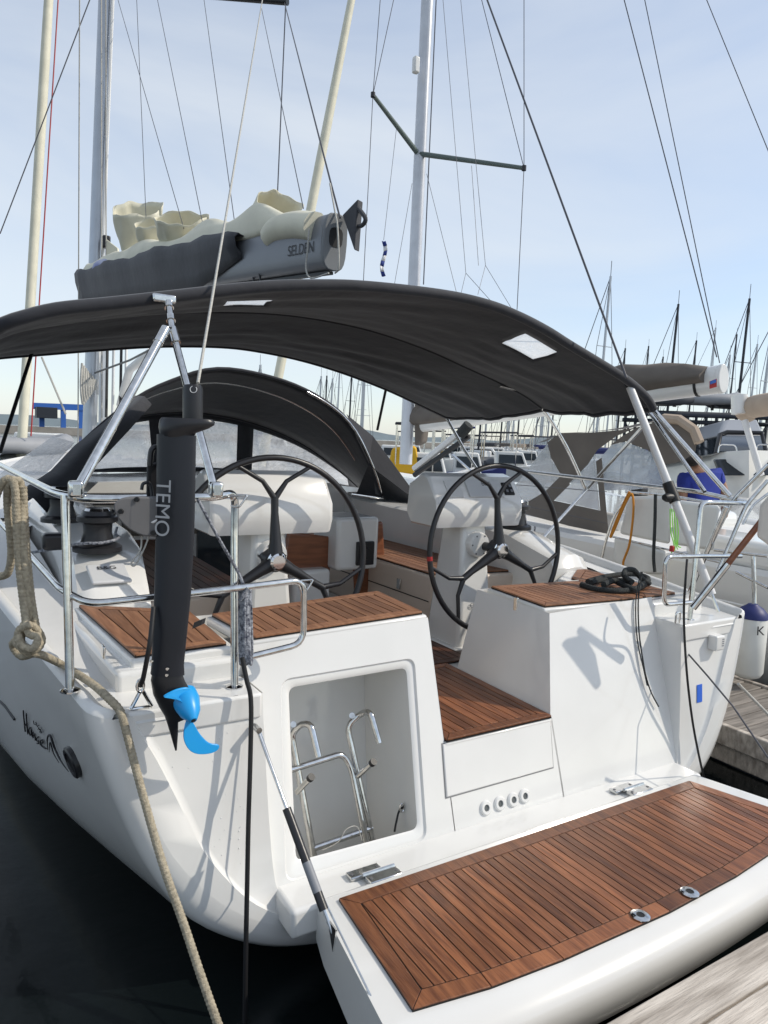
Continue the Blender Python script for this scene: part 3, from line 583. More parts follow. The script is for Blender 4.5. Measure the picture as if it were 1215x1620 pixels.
# ------------------------------------------------------------------ bimini
BI = bpy.data.objects.new('bimini', None); col.objects.link(BI); BI.parent = Y_; BI['label'] = 'black canvas bimini over the helm'
ha = [P(x, y, Y=.85) for x, y in ((-30, 525), (30, 503), (90, 489), (175, 480), (265, 470), (400, 455), (490, 451), (580, 453), (700, 466), (770, 481), (820, 500), (865, 523), (900, 545), (945, 572), (990, 600), (1022, 628), (1034, 648))]
ha = [P(-75, 600, Y=1.3), P(-50, 556, Y=1.1), P(0, 516, Y=.9), P(30, 504, Y=.86)]+ha[2:]
hm = [P(x, y, Y=1.95) for x, y in ((-90, 600), (-60, 560), (0, 528), (43, 516), (133, 503), (200, 497), (267, 493), (400, 494), (480, 501), (560, 516), (620, 533), (680, 555), (735, 580), (790, 605), (830, 626), (860, 648))]
hf = [P(x, y, Y=3.1) for x, y in ((-90, 590), (-50, 572), (0, 565), (75, 559), (150, 553), (250, 547), (350, 548), (415, 556), (480, 570), (545, 590), (610, 615), (660, 638), (706, 660))]
def resamp(pts, n):
    pts = cr(pts, 6); L_ = [0]
    for a, b in zip(pts, pts[1:]): L_.append(L_[-1]+(b-a).length)
    o = []; j = 0
    for i in range(n):
        t = L_[-1]*i/(n-1)
        while j < len(L_)-2 and L_[j+1] < t: j += 1
        o.append(pts[j].lerp(pts[j+1], (t-L_[j])/(L_[j+1]-L_[j]+1e-9)))
    return o
NB = 110
A_, B_, C_ = resamp(ha, NB), resamp(hm, NB), resamp(hf, NB)
grid_ = []
NR = 24
def wrk(p, t): return V((0, 0, (-.035+.022*mnoise.noise(V((p.x*1.1+p.y*.9, p.y*7+p.x*1.6, 0)))+.008*mnoise.noise(V((p.x*2.5, p.y*16-p.x*3, 4))))*math.sin(math.pi*t)))
for i in range(NR+1): t = i/NR; grid_.append([a.lerp(b, t)+wrk(a.lerp(b, t), t) for a, b in zip(A_, B_)])
for i in range(1, NR+1): t = i/NR; grid_.append([a.lerp(b, t)+wrk(a.lerp(b, t), t) for a, b in zip(B_, C_)])
def proj(p): v = p-C; z = v.dot(FW); return (607.5+F*v.dot(RT)/z, 810-F*v.dot(UP)/z)
def nearest(px, py): return min(((i, j) for i in range(1, NR) for j in range(NB)), key=lambda ij: sum((a-b)**2 for a, b in zip(proj(grid_[ij[0]][ij[1]]), (px, py))))
wins = []
for q in (((790, 537), (840, 533), (897, 563), (835, 567)), ((326, 487), (372, 476), (447, 470), (400, 483))):
    n4 = [nearest(*c) for c in q]; iB = sorted(n[0] for n in n4); jj = sorted(n[1] for n in n4)
    i0, i1 = round((iB[0]+iB[1])/2), round((iB[2]+iB[3])/2); j0, j1 = round((jj[0]+jj[1])/2), round((jj[2]+jj[3])/2); wins.append((i0, max(i1, i0+4), j0, max(j1, j0+5)))
mc = MB(); mws = [MB(), MB()]
for i in range(len(grid_)-1):
    for j in range(NB-1):
        k = next((k for k, (i0, i1, j0, j1) in enumerate(wins) if i0 <= i < i1 and j0 <= j < j1), None)
        (mc if k is None else mws[k]).add([grid_[i][j], grid_[i][j+1], grid_[i+1][j+1], grid_[i+1][j]], [(0, 1, 2, 3)])
mc.build('bimini_canvas', canv, BI, 60, solid=.004)
for q in mws: q.build('bimini_window', vinyl, BI, 60, solid=.002)
MB().tube(A_, .028, 10).build('canvas_hem', canv, BI, 60); MB().tube(B_, .013, 8).build('hoop_sleeve', canv, BI, 60); MB().tube(C_, .016, 8).build('canvas_hem', canv, BI, 60)
MB().tube([g_[-1] for g_ in grid_], .018, 8).build('canvas_hem', canv, BI, 60); MB().tube([g_[0] for g_ in grid_], .018, 8).build('canvas_hem', canv, BI, 60)
# frame tubes
def ft(pts, r=.0135, mt=steel, k=0, nm='frame_tube'): return tube(nm, pts, r, mt, BI, 12, k)
ft([P(790, 606, Y=1.95)+V((0, 0, -.02)), P(830, 622, Y=1.95), P(858, 646, Y=1.95), P(895, 705, Y=1.95), P(926, 772, Y=1.95)], .0145, k=5)
ft([P(706, 660, Y=3.1), P(735, 712, Y=2.9), P(770, 765, Y=2.7), P(785, 790, Y=2.6)], .014)
ft([P(610, 618, Y=3.1), P(597, 680, Y=3.3)], .012, blk, nm='tension_strap'); ft([P(50, 560, Y=3.0), P(0, 715, Y=2.6)], .012, blk, nm='tension_strap')
f1 = P(121, 778, Y=L1b.y+.02); f2 = P(340, 776, Y=L2b.y); tp = P(266, 474, Y=.83); jn = P(272, 520, Y=.70)
ft([f2, jn, tp], .0155); ft([f1, P(262, 520, Y=.64)], .0185)
MB().box(tp+V((-.02, 0, 0)), (.10, .05, .035)).build('hoop_bracket', steel, BI, bevel=.008)
for a, b in ((f1, P(262, 520, Y=.64)), (f2, jn)):
    MB().tube([a, a+(b-a)*.05], .009, 8).build('frame_fork', steel, BI); MB().tube([b-(b-a)*.10, b], .021, 12).build('frame_collar', steel, BI)
for t in (.25, .7): MB().tube([jn.lerp(tp, t), jn.lerp(tp, t+.18)], .020, 12).build('frame_collar', steel, BI)
MB().tube([P(262, 520, Y=.64), jn], .012, 8).build('frame_joint', steel, BI)
s1 = P(994, 606, Y=.88); s2 = P(1137, 968, Z=1.13)
ft([s1, s1.lerp(s2, .93)], .026, whal, nm='white_support_tube'); MB().tube([s1.lerp(s2, .93), s2], .010, 8).build('frame_fork', steel, BI)
MB().tube([s1.lerp(s2, -.012), s1.lerp(s2, .02)], .029, 12).build('tube_cap', blk, BI); MB().tube([s1.lerp(s2, .455), s1.lerp(s2, .54)], .036, 14).build('rubber_sleeve', blk, BI)
q = s1.lerp(s2, .52); MB().lathe(q, q+V((-.09, .0, 0)), [(0, .025), (.7, .03), (1, .02)], 12).build('sleeve_knob', blk, BI)
ft([P(1026, 650, Y=.95), P(1115, 778, X=1.8)], .013); ft([P(1035, 650, X=1.85), P(1155, 785, X=2.0)], .016); ft([P(1020, 672, X=1.72), P(930, 772, Y=1.95), P(860, 850, X=1.85)], .013)
# ------------------------------------------------------------------ sprayhood
SH = bpy.data.objects.new('sprayhood', None); col.objects.link(SH); SH.parent = Y_; SH['label'] = 'black canvas sprayhood over the companionway'
sa_ = [P(x, y, Y=3.6) for x, y in ((40, 792), (75, 765), (130, 700), (205, 637), (270, 603), (350, 583), (450, 603), (520, 638), (560, 678), (590, 740), (604, 785))]
sf_ = [P(x, y, Y=4.75) for x, y in ((100, 752), (125, 728), (158, 690), (185, 668), (240, 655), (310, 653), (380, 664), (440, 684), (490, 710), (540, 747), (566, 770))]
NS = 40; SA, SF = resamp(sa_, NS), resamp(sf_, NS)
rw = []
for i in range(9): t = i/8; rw.append([a.lerp(b, t)+V((0, 0, .05*math.sin(math.pi*t)*math.sin(math.pi*j/(NS-1)))) for j, (a, b) in enumerate(zip(SA, SF))])
MB().grid(rw).build('hood_canvas', canv, SH, 60, solid=.004)
MB().tube(SA, .016, 8).build('hood_hem', canv, SH, 60); MB().tube(SF, .014, 8).build('hood_hem', canv, SH, 60)
MB().tube(rw[3][8:-4], .010, 8).build('hood_bow', steel, SH, 60)
ft2 = MB().tube([p+V((0, -.03, -.02)) for p in SA[26:]]+[P(556, 782, Y=3.5)], .012, 8).build('hood_bow', steel, SH, 60)
bot = [P(x, y, Y=5.1) for x, y in ((85, 768), (120, 749), (170, 747), (215, 747), (260, 747), (310, 748), (360, 750), (410, 755), (460, 760), (520, 766), (572, 772))]
SBt = resamp(bot, NS)
pan = MB(); cells = [(2, 11), (13, 21), (23, 37)]
fr_m = MB(); wn = [MB() for _ in cells]
for j in range(NS-1):
    k = next((k for k, (a, b) in enumerate(cells) if a <= j < b), None)
    for t0, t1, w_ in ((0, .1, 0), (.1, .9, 1), (.9, 1, 0)):
        q = [SF[j].lerp(SBt[j], t0), SF[j+1].lerp(SBt[j+1], t0), SF[j+1].lerp(SBt[j+1], t1), SF[j].lerp(SBt[j], t1)]
        (wn[k] if (k is not None and w_) else fr_m).add(q, [(0, 1, 2, 3)])
fr_m.build('window_panel', canv, SH, 60, solid=.004)
for q in wn: q.build('hood_window', vinyl, SH, 60, solid=.002)
MB().prism([P(548, 655, Y=3.6), P(590, 690, Y=3.7), P(673, 803, X=1.72), P(562, 785, X=1.42), P(583, 735, Y=3.58)], (.004, .004, 0)).build('side_wing', canv, SH, False)
wl = [[P(214, 626, Y=3.62), P(240, 640, Y=3.5)], [P(165, 668, Y=3.45), P(205, 680, Y=3.35)], [P(118, 705, Y=3.3), P(160, 728, Y=3.2)], [P(80, 745, Y=3.1), P(118, 778, Y=3.0)], [P(30, 778, Y=2.9), P(75, 812, Y=2.8)]]
MB().grid([[a, a.lerp(b, .5)+V((.0, -.03, .03)), b] for a, b in wl]).build('side_wing', canv, SH, 60, solid=.004)
MB().add([P(84, 690, Y=4.4), P(118, 700, Y=3.4), P(80, 742, Y=3.2), P(36, 776, Y=3.0), P(-25, 768, Y=3.4)], [(0, 1, 2, 3, 4)]).build('side_window', vinyl, SH, False, solid=.003)
# ------------------------------------------------------------------ mast, boom, mainsail, rigging
mb0 = P(140, 600, Y=8.2); mb0.z = 1.5; mt0 = P(151, 430, Y=8.2); mt1 = P(167, 0, Y=8.35); md = (mt1-mt0).normalized(); base = mt0+md*((1.5-mt0.z)/md.z); topm = mt0+md*((19.5-mt0.z)/md.z)
def oval(c, ax, a, b, n=16): return [c+V((a*math.cos(2*math.pi*k/n), b*math.sin(2*math.pi*k/n), 0)) for k in range(n)]
MB().grid([oval(base, md, .09, .15), oval(topm, md, .085, .14)], True).cap(oval(topm, md, .085, .14)).build('mast', alu, Y_, 50)
MB().tube([base+V((.09, -.14, 1)), topm+V((.085, -.13, 0))], .022, 6).build('mast_track', whal, Y_)
for k, dx in enumerate((-.16, .14, .2)): tube('halyard', [base+V((dx, -.2, .3)), base+V((dx*.6, -.16, 16))], .008, ropew, Y_, 6)
be = P(527, 384, X=0); bm_ = P(141, 458, Y=8.0)
bd = (bm_-be).normalized(); bs = bd.cross(V((0, 0, 1))).normalized(); bu_ = bs.cross(bd)
def bsec(c, hw, hh, n=20, pw=3.2): 
    o = []
    for k in range(n):
        a = 2*math.pi*k/n; ca, sa2 = math.cos(a), math.sin(a); o.append(c+bs*(hw*abs(ca)**(2/pw)*(1 if ca > 0 else -1))+bu_*(hh*abs(sa2)**(2/pw)*(1 if sa2 > 0 else -1)))
    return o
BO = bpy.data.objects.new('boom', None); col.objects.link(BO); BO.parent = Y_
Lb = (bm_-be).length
MB().grid([bsec(be, .095, .185), bsec(bm_, .095, .185)], True).build('boom_spar', mat('boom_alu', (.22, .23, .25), .45, .3, var=.1, vscale=3), BO, 40)
MB().prism(bsec(be, .097, .19), -bd*.03).build('boom_end', mat('boom_cap', (.17, .18, .19), .5), BO, bevel=.008)
MB().prism(bsec(be-bd*.0305+bu_*.03, .055, .065, 14), -bd*.003).build('end_slot', blk, BO, False)
MB().prism([be+bs*k*.02-bu_*.19+bd*.0 for k in (-1, 1)]+[bm_+bs*k*.02-bu_*.19 for k in (1, -1)], -bu_*.02).build('boom_track', blk, BO, False)
text('boom_name', 'SELDEN', .105, inkb, BO, be+bd*.45-bs*0-bu_*.07+(-bs if bs.x > 0 else bs)*.0975, -bd, bu_, ex=.001)
# lazy bag: dark cloth along the boom, folds of cream sail on top
lp = []; sgn = -1 if bs.x > 0 else 1
for i in range(29):
    t = .20+.80*i/28; c = be+bd*(Lb*t); f_ = min(1, i/5); wv_ = .010*math.sin(i*.7)+.005*math.sin(i*1.9)
    lp.append([c+bs*sgn*.105-bu_*(.02+.20*f_), c+bs*sgn*(.125+wv_*.4)-bu_*(.10*f_-.02), c+bs*sgn*(.165+wv_)+bu_*.06, c+bs*sgn*(.18+wv_)+bu_*(.13+.03*f_+wv_), c+bs*sgn*(.15+wv_)+bu_*(.165+.05*f_+wv_*1.5), c+bs*sgn*.10+bu_*(.15+.03*f_+wv_)])
MB().grid(lp).build('lazy_bag', canvg, BO, 60, solid=.006)
MB().grid([[c2-bs*2*(c2-be).dot(bs) for c2 in r] for r in lp]).build('lazy_bag', canvg, BO, 60, solid=.006)
bund = []
for i in range(60):
    t = .10+.88*i/59; c = be+bd*(Lb*t)+bu_*.17; h = (.15+.07*math.sin(i*.21+.6)**2+.015*math.sin(i*.5))*(.5+.5*min(1, i/6))
    bund.append([c+bs*(.11*math.cos(a)*(1+.10*math.sin(3*a+i*.2)))+bu_*(h*max(-.2, math.sin(a))*(1+.16*math.sin(3*a+i*.22)+.07*math.sin(7*a-i*.12))) for a in [2*math.pi*k/28 for k in range(28)]])
MB().grid(bund, True).build('mainsail_bundle', sailm, BO, 70)
def fold(px, py, dxy, L1, r0, r1, t, sq=.6, seed=0):
    # a flake of sailcloth: wide loop of cloth standing open, rim wavy
    c = P(px, py-4, X=.13-.42*t); ax = (RT*dxy[0]-UP*dxy[1]-FW*dxy[2]).normalized(); u = (RT-ax*RT.dot(ax)).normalized(); b = ax.cross(u); rr = []
    for i in range(13):
        s_ = i/12; r = r0+(r1-r0)*s_; ring = []
        for k in range(40):
            a = 2*math.pi*k/40; w_ = 1+.10*math.sin(a*2+seed)+.05*math.sin(a*5+i*.4+seed)+.03*math.sin(a*9-i*.5)
            ring.append(c+ax*(L1*s_*(1+(.12*math.sin(a+seed)+.04*math.sin(3*a+seed))*s_))+(u*math.cos(a)+b*math.sin(a)*sq)*r*w_+ax*.01*math.sin(7*a+i))
        rr.append(ring)
    return MB().grid(rr).build('sail_fold', sailm, BO, 80, solid=.005)
fold(226, 414, (.05, -.85, .45), .56, .20, .27, .80, .75, .3); fold(254, 406, (.05, -.70, .65), .36, .17, .21, .70, .7, 1.4); fold(294, 398, (.06, -.62, .75), .34, .22, .25, .60, .75, 2.4); fold(200, 430, (0, -.8, .5), .15, .18, .16, .9, .7, 4)
fold(402, 392, (.55, -.50, .60), .46, .15, .16, .28, .75, .9); fold(338, 394, (.1, -.6, .75), .14, .12, .12, .5, .7, 3.3); fold(372, 396, (.2, -.6, .7), .12, .15, .12, .4, .7, 5)
for k, (x0, y0, x1, y1, r_) in enumerate(((443, 345, 500, 345, .10), (350, 385, 400, 378, .10))): MB().tube(cr([P(x0-12, y0+30, X=-.12), P(x0, y0+18, X=-.12), P((x0+x1)/2, y0+12, X=-.1), P(x1, y1+14, X=-.08)], 4), r_, 12).build('sail_fold', sailm, BO)
MB().tube(cr([P(149, 436, Y=7.6), P(163, 430, Y=7.3), P(184, 424, Y=7.0)], 4), [.10]*4+[.14]*5, 14).build('rolled_flag', mat('rolled_bag', (.7, .7, .72), .7, col2=(.02, .06, .35), vscale=3), BO)
MB().prism([P(130, 446, Y=7.8), P(150, 432, Y=7.9), P(160, 470, Y=7.9), P(140, 478, Y=7.8)], (.05, .1, 0)).build('sail_tack', sailm, BO, bevel=.02)
MB().prism([P(168, 378, Y=7.9), P(186, 392, Y=7.7), P(190, 425, Y=7.6), P(166, 428, Y=7.9)], (.03, .05, 0)).build('sail_headboard', sailm, BO, bevel=.01)
boxo('mast_car', P(168, 383, Y=7.95), (.10, .1, .16), blkp, BO, .02)
MB().prism([P(541, 340, X=.02), P(566, 314, X=.05), P(560, 396, X=.04), P(548, 360, X=.03)], (.06, .03, 0)).build('boom_bag_end', canvg, BO, bevel=.01)
MB().tube(cr([P(563, 325, X=.06), P(578, 345, X=.08), P(572, 357, X=.08), P(558, 355, X=.06)], 5), .015, 8).build('bag_loop', canvg, BO)
for pts, r_, m_ in (([(522, 290), (530, 335), (534, 360), (536, 420), (530, 432)], .006, ropew), ([(489, 362), (486, 400), (484, 425), (492, 440), (520, 432)], .006, ropew), ([(324, 400), (323, 455)], .018, ropew), ([(400, 425), (402, 455)], .008, blk), ([(409, 420), (413, 452)], .008, blk), ([(235, 415), (252, 450), (268, 465)], .010, blk), ([(188, 428), (190, 450), (198, 474)], .010, blk)):
    tube('tie_line', [P(x, y, X=-.16) for x, y in pts], r_, m_, BO, 6, 4)
emb = cr([P(228, 468, X=-.2), P(231, 450, X=-.2), P(238, 452, X=-.2), P(247, 468, X=-.2)], 5); MB().tube(emb, .012, 6).build('bag_emblem', whitei, BO)
spt = P(455, 3, d=9.5); spr = topm.lerp(base, .62)
spt0 = mt0+md*6.0
tube('spreader', [spt, P(330, -6, d=9.9), spt0.lerp(P(330, -6, d=9.9), .35)], .045, blkp, Y_, 8)
tube('topping_lift', [P(450, 4, d=9.5), P(523, 288, X=.0), P(538, 345, X=0)], .007, wire, Y_, 6); tube('shroud', [P(452, 5, d=9.5), P(438, 330, d=9.2)], .008, wire, Y_, 6)
tube('backstay', [P(991, 598, Y=.5), P(770, -2, Y=2.4), P(640, -356, Y=4)], .007, wire, Y_, 6)
tube('lazy_jack', [P(185, -6, d=9.7), P(291, 362, X=-.25)], .004, wire, Y_, 5); tube('lazy_jack', [P(248, -6, d=9.3), P(327, 385, X=-.2)], .004, wire, Y_, 5); tube('lazy_jack', [P(322, -6, d=9), P(373, 365, X=-.1)], .004, wire, Y_, 5)
tube('lazy_jack', [P(216, -6, d=9.6), P(232, 366, X=-.3)], .004, wire, Y_, 5); tube('lazy_jack', [P(413, 10, d=9.2), P(480, 330, X=-.1)], .004, wire, Y_, 5)
tube('flag_halyard', [P(313, 606, Y=.25), P(415, 0, d=8), P(425, -60, d=8.6)], .006, ropew, Y_, 6)
# vang and lines at the mast foot
tube('boom_vang', [P(190, 640, Y=8.0), P(205, 585, Y=6.9), P(240, 556, Y=6.2)], .05, whal, Y_, 10); tube('sheet_line', [P(150, 590, Y=7.9), P(205, 570, Y=6), P(240, 552, Y=5)], .012, blk, Y_, 6)
for i in range(7): tube('halyard_coil', [P(130+3*i, 575+4*i, Y=7.9), P(128+4*i, 610, Y=7.8), P(132+3*i, 640-4*i, Y=7.8), P(140+2*i, 600, Y=7.8)], .016, ropew, Y_, 6, 5)
for i, x in enumerate((170, 180, 192, 200)): tube('halyard', [P(x, 548, Y=7.8), P(x-2, 660, Y=7.6)], .018, whal if i % 2 else blk, Y_, 6)
# ================================================================== OUTBOARD MOTOR
OM = empty('outboard_motor', 'slim black electric outboard motor with blue propeller hung on the port stern rail', 'outboard motor')
yy = .03
def om(px, py, o=0): return P(px, py, Y=yy+o)
ch = (V((.80, -.60, 0))).normalized()     # chord direction of the blade-shaped shaft
th_ = V((ch.y*-1, ch.x, 0)).normalized()
def foil(c, a0, a1, t):
    o = []
    for k in range(24):
        a = 2*math.pi*k/24; s = (1-math.cos(a))/2; tt = t*math.sin(a)*(1.15-.55*s) ; o.append(c+ch*(a0+(a1-a0)*s)+th_*tt)
    return o
secs = []
for (xl, xr, y) in ((247, 311, 688), (246, 310, 760), (245, 308, 850), (243, 303, 940), (240, 296, 1010), (239, 292, 1050), (237, 293, 1066)):
    l, r_ = om(xl, y), om(xr, y); c = (l+r_)/2; wd = (r_-l).dot(RT)/ch.dot(RT); secs.append(foil(c, -wd*.58, wd*.58, .036))
MB().grid(secs, True).cap(secs[0]).cap(secs[-1]).build('shaft', navy, OM, 60)
l = MB()
r3 = []
for (xl, xr, y, t) in ((236, 293, 1064, .033), (233, 298, 1076, .038), (236, 311, 1098, .046), (246, 313, 1116, .046), (256, 307, 1132, .03), (262, 284, 1142, .014), (268, 283, 1160, .010), (274, 281, 1178, .007), (277, 280, 1187, .004)):
    l_2, r_ = om(xl, y), om(xr, y); c = (l_2+r_)/2; wd = (r_-l_2).dot(RT)/ch.dot(RT); r3.append(foil(c, -wd/2, wd/2, t))
MB().grid(r3, True).cap(r3[-1]).build('gearcase', blkp, OM, 60)
fl = []
for (xl, xr, y, t) in ((249, 309, 694, .034), (247, 315, 684, .045), (244, 335, 677, .06), (244, 346, 671, .066), (245, 347, 666, .066), (249, 343, 662, .06)):
    l_2, r_ = om(xl, y), om(xr, y); c = (l_2+r_)/2; wd = (r_-l_2).dot(RT)/ch.dot(RT); fl.append(foil(c, -wd/2, wd/2, t))
MB().grid(fl, True).cap(fl[-1]).build('top_flange', blkp, OM, 50)
hp0 = om(305, 664); hp1 = om(305, 612); hx = RT
MB().grid([[p+hx*(.033*math.cos(a))+FW*(.033*math.sin(a)) for a in [2*math.pi*k/20 for k in range(20)]] for p in (hp0, hp0.lerp(hp1, .9), )]+[[hp1+hx*(.030*math.cos(a))+FW*(.030*math.sin(a))+UP*.004 for a in [2*math.pi*k/20 for k in range(20)]]], True).cap([hp1+hx*(.030*math.cos(a))+FW*(.030*math.sin(a))+UP*.004 for a in [2*math.pi*k/20 for k in range(20)]]).build('tiller_handle', blkp, OM, 40)
pc = om(306, 616, -.034); MB().tube([pc+hx*(.011*math.cos(a))+UP*(.011*math.sin(a)) for a in [k*math.pi/8+1.9 for k in range(14)]], .0013, 5).build('power_symbol', whitei, OM)
pc2 = om(299, 700, -.035)
tx = om(252, 760); ty = om(250, 862)
text('shaft_name', 'TEMO', .070, mat('pale_grey_ink', (.38, .39, .4), .5), OM, om(255, 757)-th_*.036, (om(250, 862)-om(254, 757)), ch*1.0, ex=.0)
p = om(294, 1132, -.05); ax = (V((.05, -1, -.12))).normalized()
hubc = om(300, 1125, -.03)
h0 = om(290, 1098, .0); h1 = om(306, 1140, -.10)
MB().lathe(h0, h1, [(0, .045), (.3, .047), (.7, .035), (.95, .017), (1, .012)], 24).build('propeller_hub', bluep, OM)
pa = (h1-h0).normalized(); pu = (UP-pa*UP.dot(pa)).normalized(); pv = pa.cross(pu)
MB().lathe(h1-pa*.002, h1+pa*.001, [(0, .008), (1, .008)], 12).build('hub_bore', blk, OM)
def blade(pix, off):
    pts = [P(x, y, Y=yy+o) for (x, y), o in zip(pix, off)]; return MB().prism(cr(pts, 4, True), pa*.007).build('propeller_blade', bluep, OM, bevel=.0025)
blade([(258, 1101), (268, 1094), (283, 1088), (298, 1087), (308, 1096), (307, 1112), (298, 1124), (291, 1118), (285, 1108), (272, 1104)], [-.05, -.05, -.045, -.04, -.03, -.03, -.05, -.06, -.06, -.055])
blade([(297, 1134), (305, 1142), (316, 1160), (330, 1174), (345, 1177), (344, 1184), (332, 1190), (312, 1191), (298, 1184), (290, 1168), (291, 1150)], [-.06, -.06, -.05, -.04, -.04, -.04, -.045, -.055, -.065, -.07, -.07])
# clamp bracket on rail
pr = [*cr([om(x, y, .015) for x, y in ((250, 786), (215, 786), (196, 787), (184, 792), (179, 803), (186, 820), (204, 838), (226, 848), (252, 850))], 3)]
br = MB().prism(pr, th_*.035).build('bracket_plate', greyp, OM, bevel=.006)
for x, y in ((192, 809), (217, 800-13+3), (243, 843)): q = om(x, y, .012); MB().lathe(q, q-th_*.008, [(0, .009), (1, .008)], 10).build('bracket_bolt', blk, br)
MB().prism([om(231, 735, .08), om(252, 730, .08), om(252, 825, .08), om(238, 822, .08), om(230, 780, .08)], th_*.06).build('clamp_body', blkp, OM, bevel=.008)
MB().tube(cr([om(237, 737, .06), om(240, 712, .06), om(250, 708, .06), om(256, 722, .06)], 5), .010, 8).build('carry_handle', blkp, OM)
MB().tube(cr([om(224, 775, .07), om(227, 765, .07), om(238, 768, .07), om(243, 810, .05)], 5), .006, 8).build('clamp_lever', blkp, OM)
MB().tube(cr([om(228, 805, .04), om(228, 822, .03), om(240, 826, .02), om(248, 822, .02)], 5), .006, 8).build('clamp_hoop', whal, OM)
MB().prism([om(307, 985, .07), om(320, 980, .07), om(318, 975+14, .07), om(304, 995, .07)], (.02, .02, 0)).build('locking_tab', blkp, OM)
for x, y in ((240, 1046), (265, 1058), (264, 1068)): q = om(x, y, -.036); MB().lathe(q, q-th_*.004, [(0, .006), (1, .005)], 8).build('shaft_screw', steel, OM)
# lanyards of the motor
tube('lanyard', [om(224, 848, .06), om(222, 870, .05), om(208, 890, .05), om(214, 894, .05), om(228, 868, .05), om(235, 850, .05)], .003, ropew, None, 6, 6, label='thin white looped lanyard hanging under the motor bracket', cat='lanyard')
tube('safety_line', [om(243, 960, -.0), om(238, 1010, -.04), om(233, 1040, -.04), om(226, 1075, -.02), om(222, 1085, 0)], .008, blk, None, 6, 5, label='short black strap tying the motor foot to the stern eye', cat='strap')
MB_ = MB().tube([om(222, 1085, -.01)+V((.011*math.cos(a), 0, .022*math.sin(a))) for a in [k*math.pi/6 for k in range(12)]], .005, 6, closed=True); tag(MB_.build('shackle', steel), 'steel shackle between black strap and port stern eye', 'shackle')
# ================================================================== LADDER IN LOCKER
LD = empty('swim_ladder', 'folded stainless steel swim ladder standing inside the open transom locker', 'ladder')
def lp_(px, py, o=.24): return P(px, py, W=o)
def lt(name, pts, r=.0150, f=.04): return MB().tube(fillet(pts, f), r, 12).build(name, steel, LD, 60)
lt('ladder_rail', [lp_(504, 1197, .12), lp_(492, 1146, .13), lp_(476, 1145, .2), lp_(461, 1162, .24), lp_(500, 1372, .24)]); lt('ladder_rail', [lp_(600, 1175, .12), lp_(586, 1126, .13), lp_(572, 1128, .2), lp_(549, 1148, .24), lp_(594, 1350, .24)])
lt('ladder_hoop', [lp_(460, 1218, .235), lp_(542, 1192, .235), lp_(556, 1215, .235), lp_(582, 1345, .23)]); lt('ladder_rung', [lp_(494, 1343), lp_(588, 1310)])
for a, b in (((470, 1253), (490, 1232)), ((566, 1228), (588, 1208))):
    p, q = lp_(*a, .22), lp_(*b, .10); s = MB().tube([p, q], .0125, 12).build('ladder_standoff', steel, LD); MB().tube([q, q+(q-p).normalized()*.02], .0165, 12).build('rubber_foot', blk, s)
for x, y in ((464, 1146), (557, 1132)): MB().lathe(lp_(x, y, .22), lp_(x, y, .20), [(0, .016), (1, .014)], 12).build('ladder_pivot', steel, LD)
tube('twine', [lp_(510, 1345, .2), lp_(535, 1332, .19), lp_(548, 1312, .18), lp_(565, 1308, .18), lp_(572, 1330, .18)], .0022, ropew, None, 5, 5, label='thin white cord tied round the ladder rung', cat='cord')
tube('snap_line', [P(641, 1275, W=.16), P(632, 1282, W=.15), P(627, 1300, W=.15), P(624, 1316, W=.15)], .005, blk, None, 6, 5, label='short black line with steel snap hook hanging in the locker', cat='line')
for x, y in ((629, 1113), (640, 1238)): q = P(x, y, W=.17); MB().lathe(q, q+V((-.008, -.006, 0)), [(0, .008), (1, .007)], 10).build('locker_screw', steel, Y_)
q = P(636, 1278, W=.14); MB().tube([q+V((.012*math.cos(a), 0, .02*math.sin(a))) for a in [k*math.pi/6 for k in range(12)]], .005, 6, closed=True).build('locker_hook', steel, Y_)
# ================================================================== ROPES ON THE YACHT
def braidmesh(pts, r, k=8, step=.0035, n=16, lobes=4, pitch=.055):
    q = cr(pts, k); L_ = [0]
    for a, b in zip(q, q[1:]): L_.append(L_[-1]+(b-a).length)
    N = int(L_[-1]/step); pp_ = []; j = 0
    for i in range(N+1):
        t = L_[-1]*i/N
        while j < len(L_)-2 and L_[j+1] < t: j += 1
        pp_.append(q[j].lerp(q[j+1], (t-L_[j])/(L_[j+1]-L_[j]+1e-9)))
    m_ = MB().tube(pp_, r, n, cap=False); kk = 2*math.pi/pitch/lobes*2
    for i in range(N+1):
        for c in range(n):
            a = 2*math.pi*c/n; sft = i*L_[-1]/N*kk; w_ = math.cos(lobes*(a-sft)/1)*math.cos(lobes*(a+sft)/1)
            p = m_.v[i*n+c]; m_.v[i*n+c] = pp_[i]+(p-pp_[i])*(1+.13*w_)
    m_.cap(m_.v[:n], True); m_.cap(m_.v[N*n:N*n+n]); return m_
def braid(name, pts, r, mt, label, cat, k=8, n=8):
    if mt is blk: return tube(name, pts, r, mt, None, n, k, label=label, cat=cat)
    return tag(braidmesh(pts, r, k).build(name, mt, None, 80), label, cat)
H = lambda x, y, o=0: atd(x, y, L1b+FW*o)
p_in = [H(18, 905, -.05), H(26, 800, -.04), H(14, 765, -.05), H(8, 790, -.02), H(16, 850, .05), H(12, 910, .06), H(0, 918, .1)]
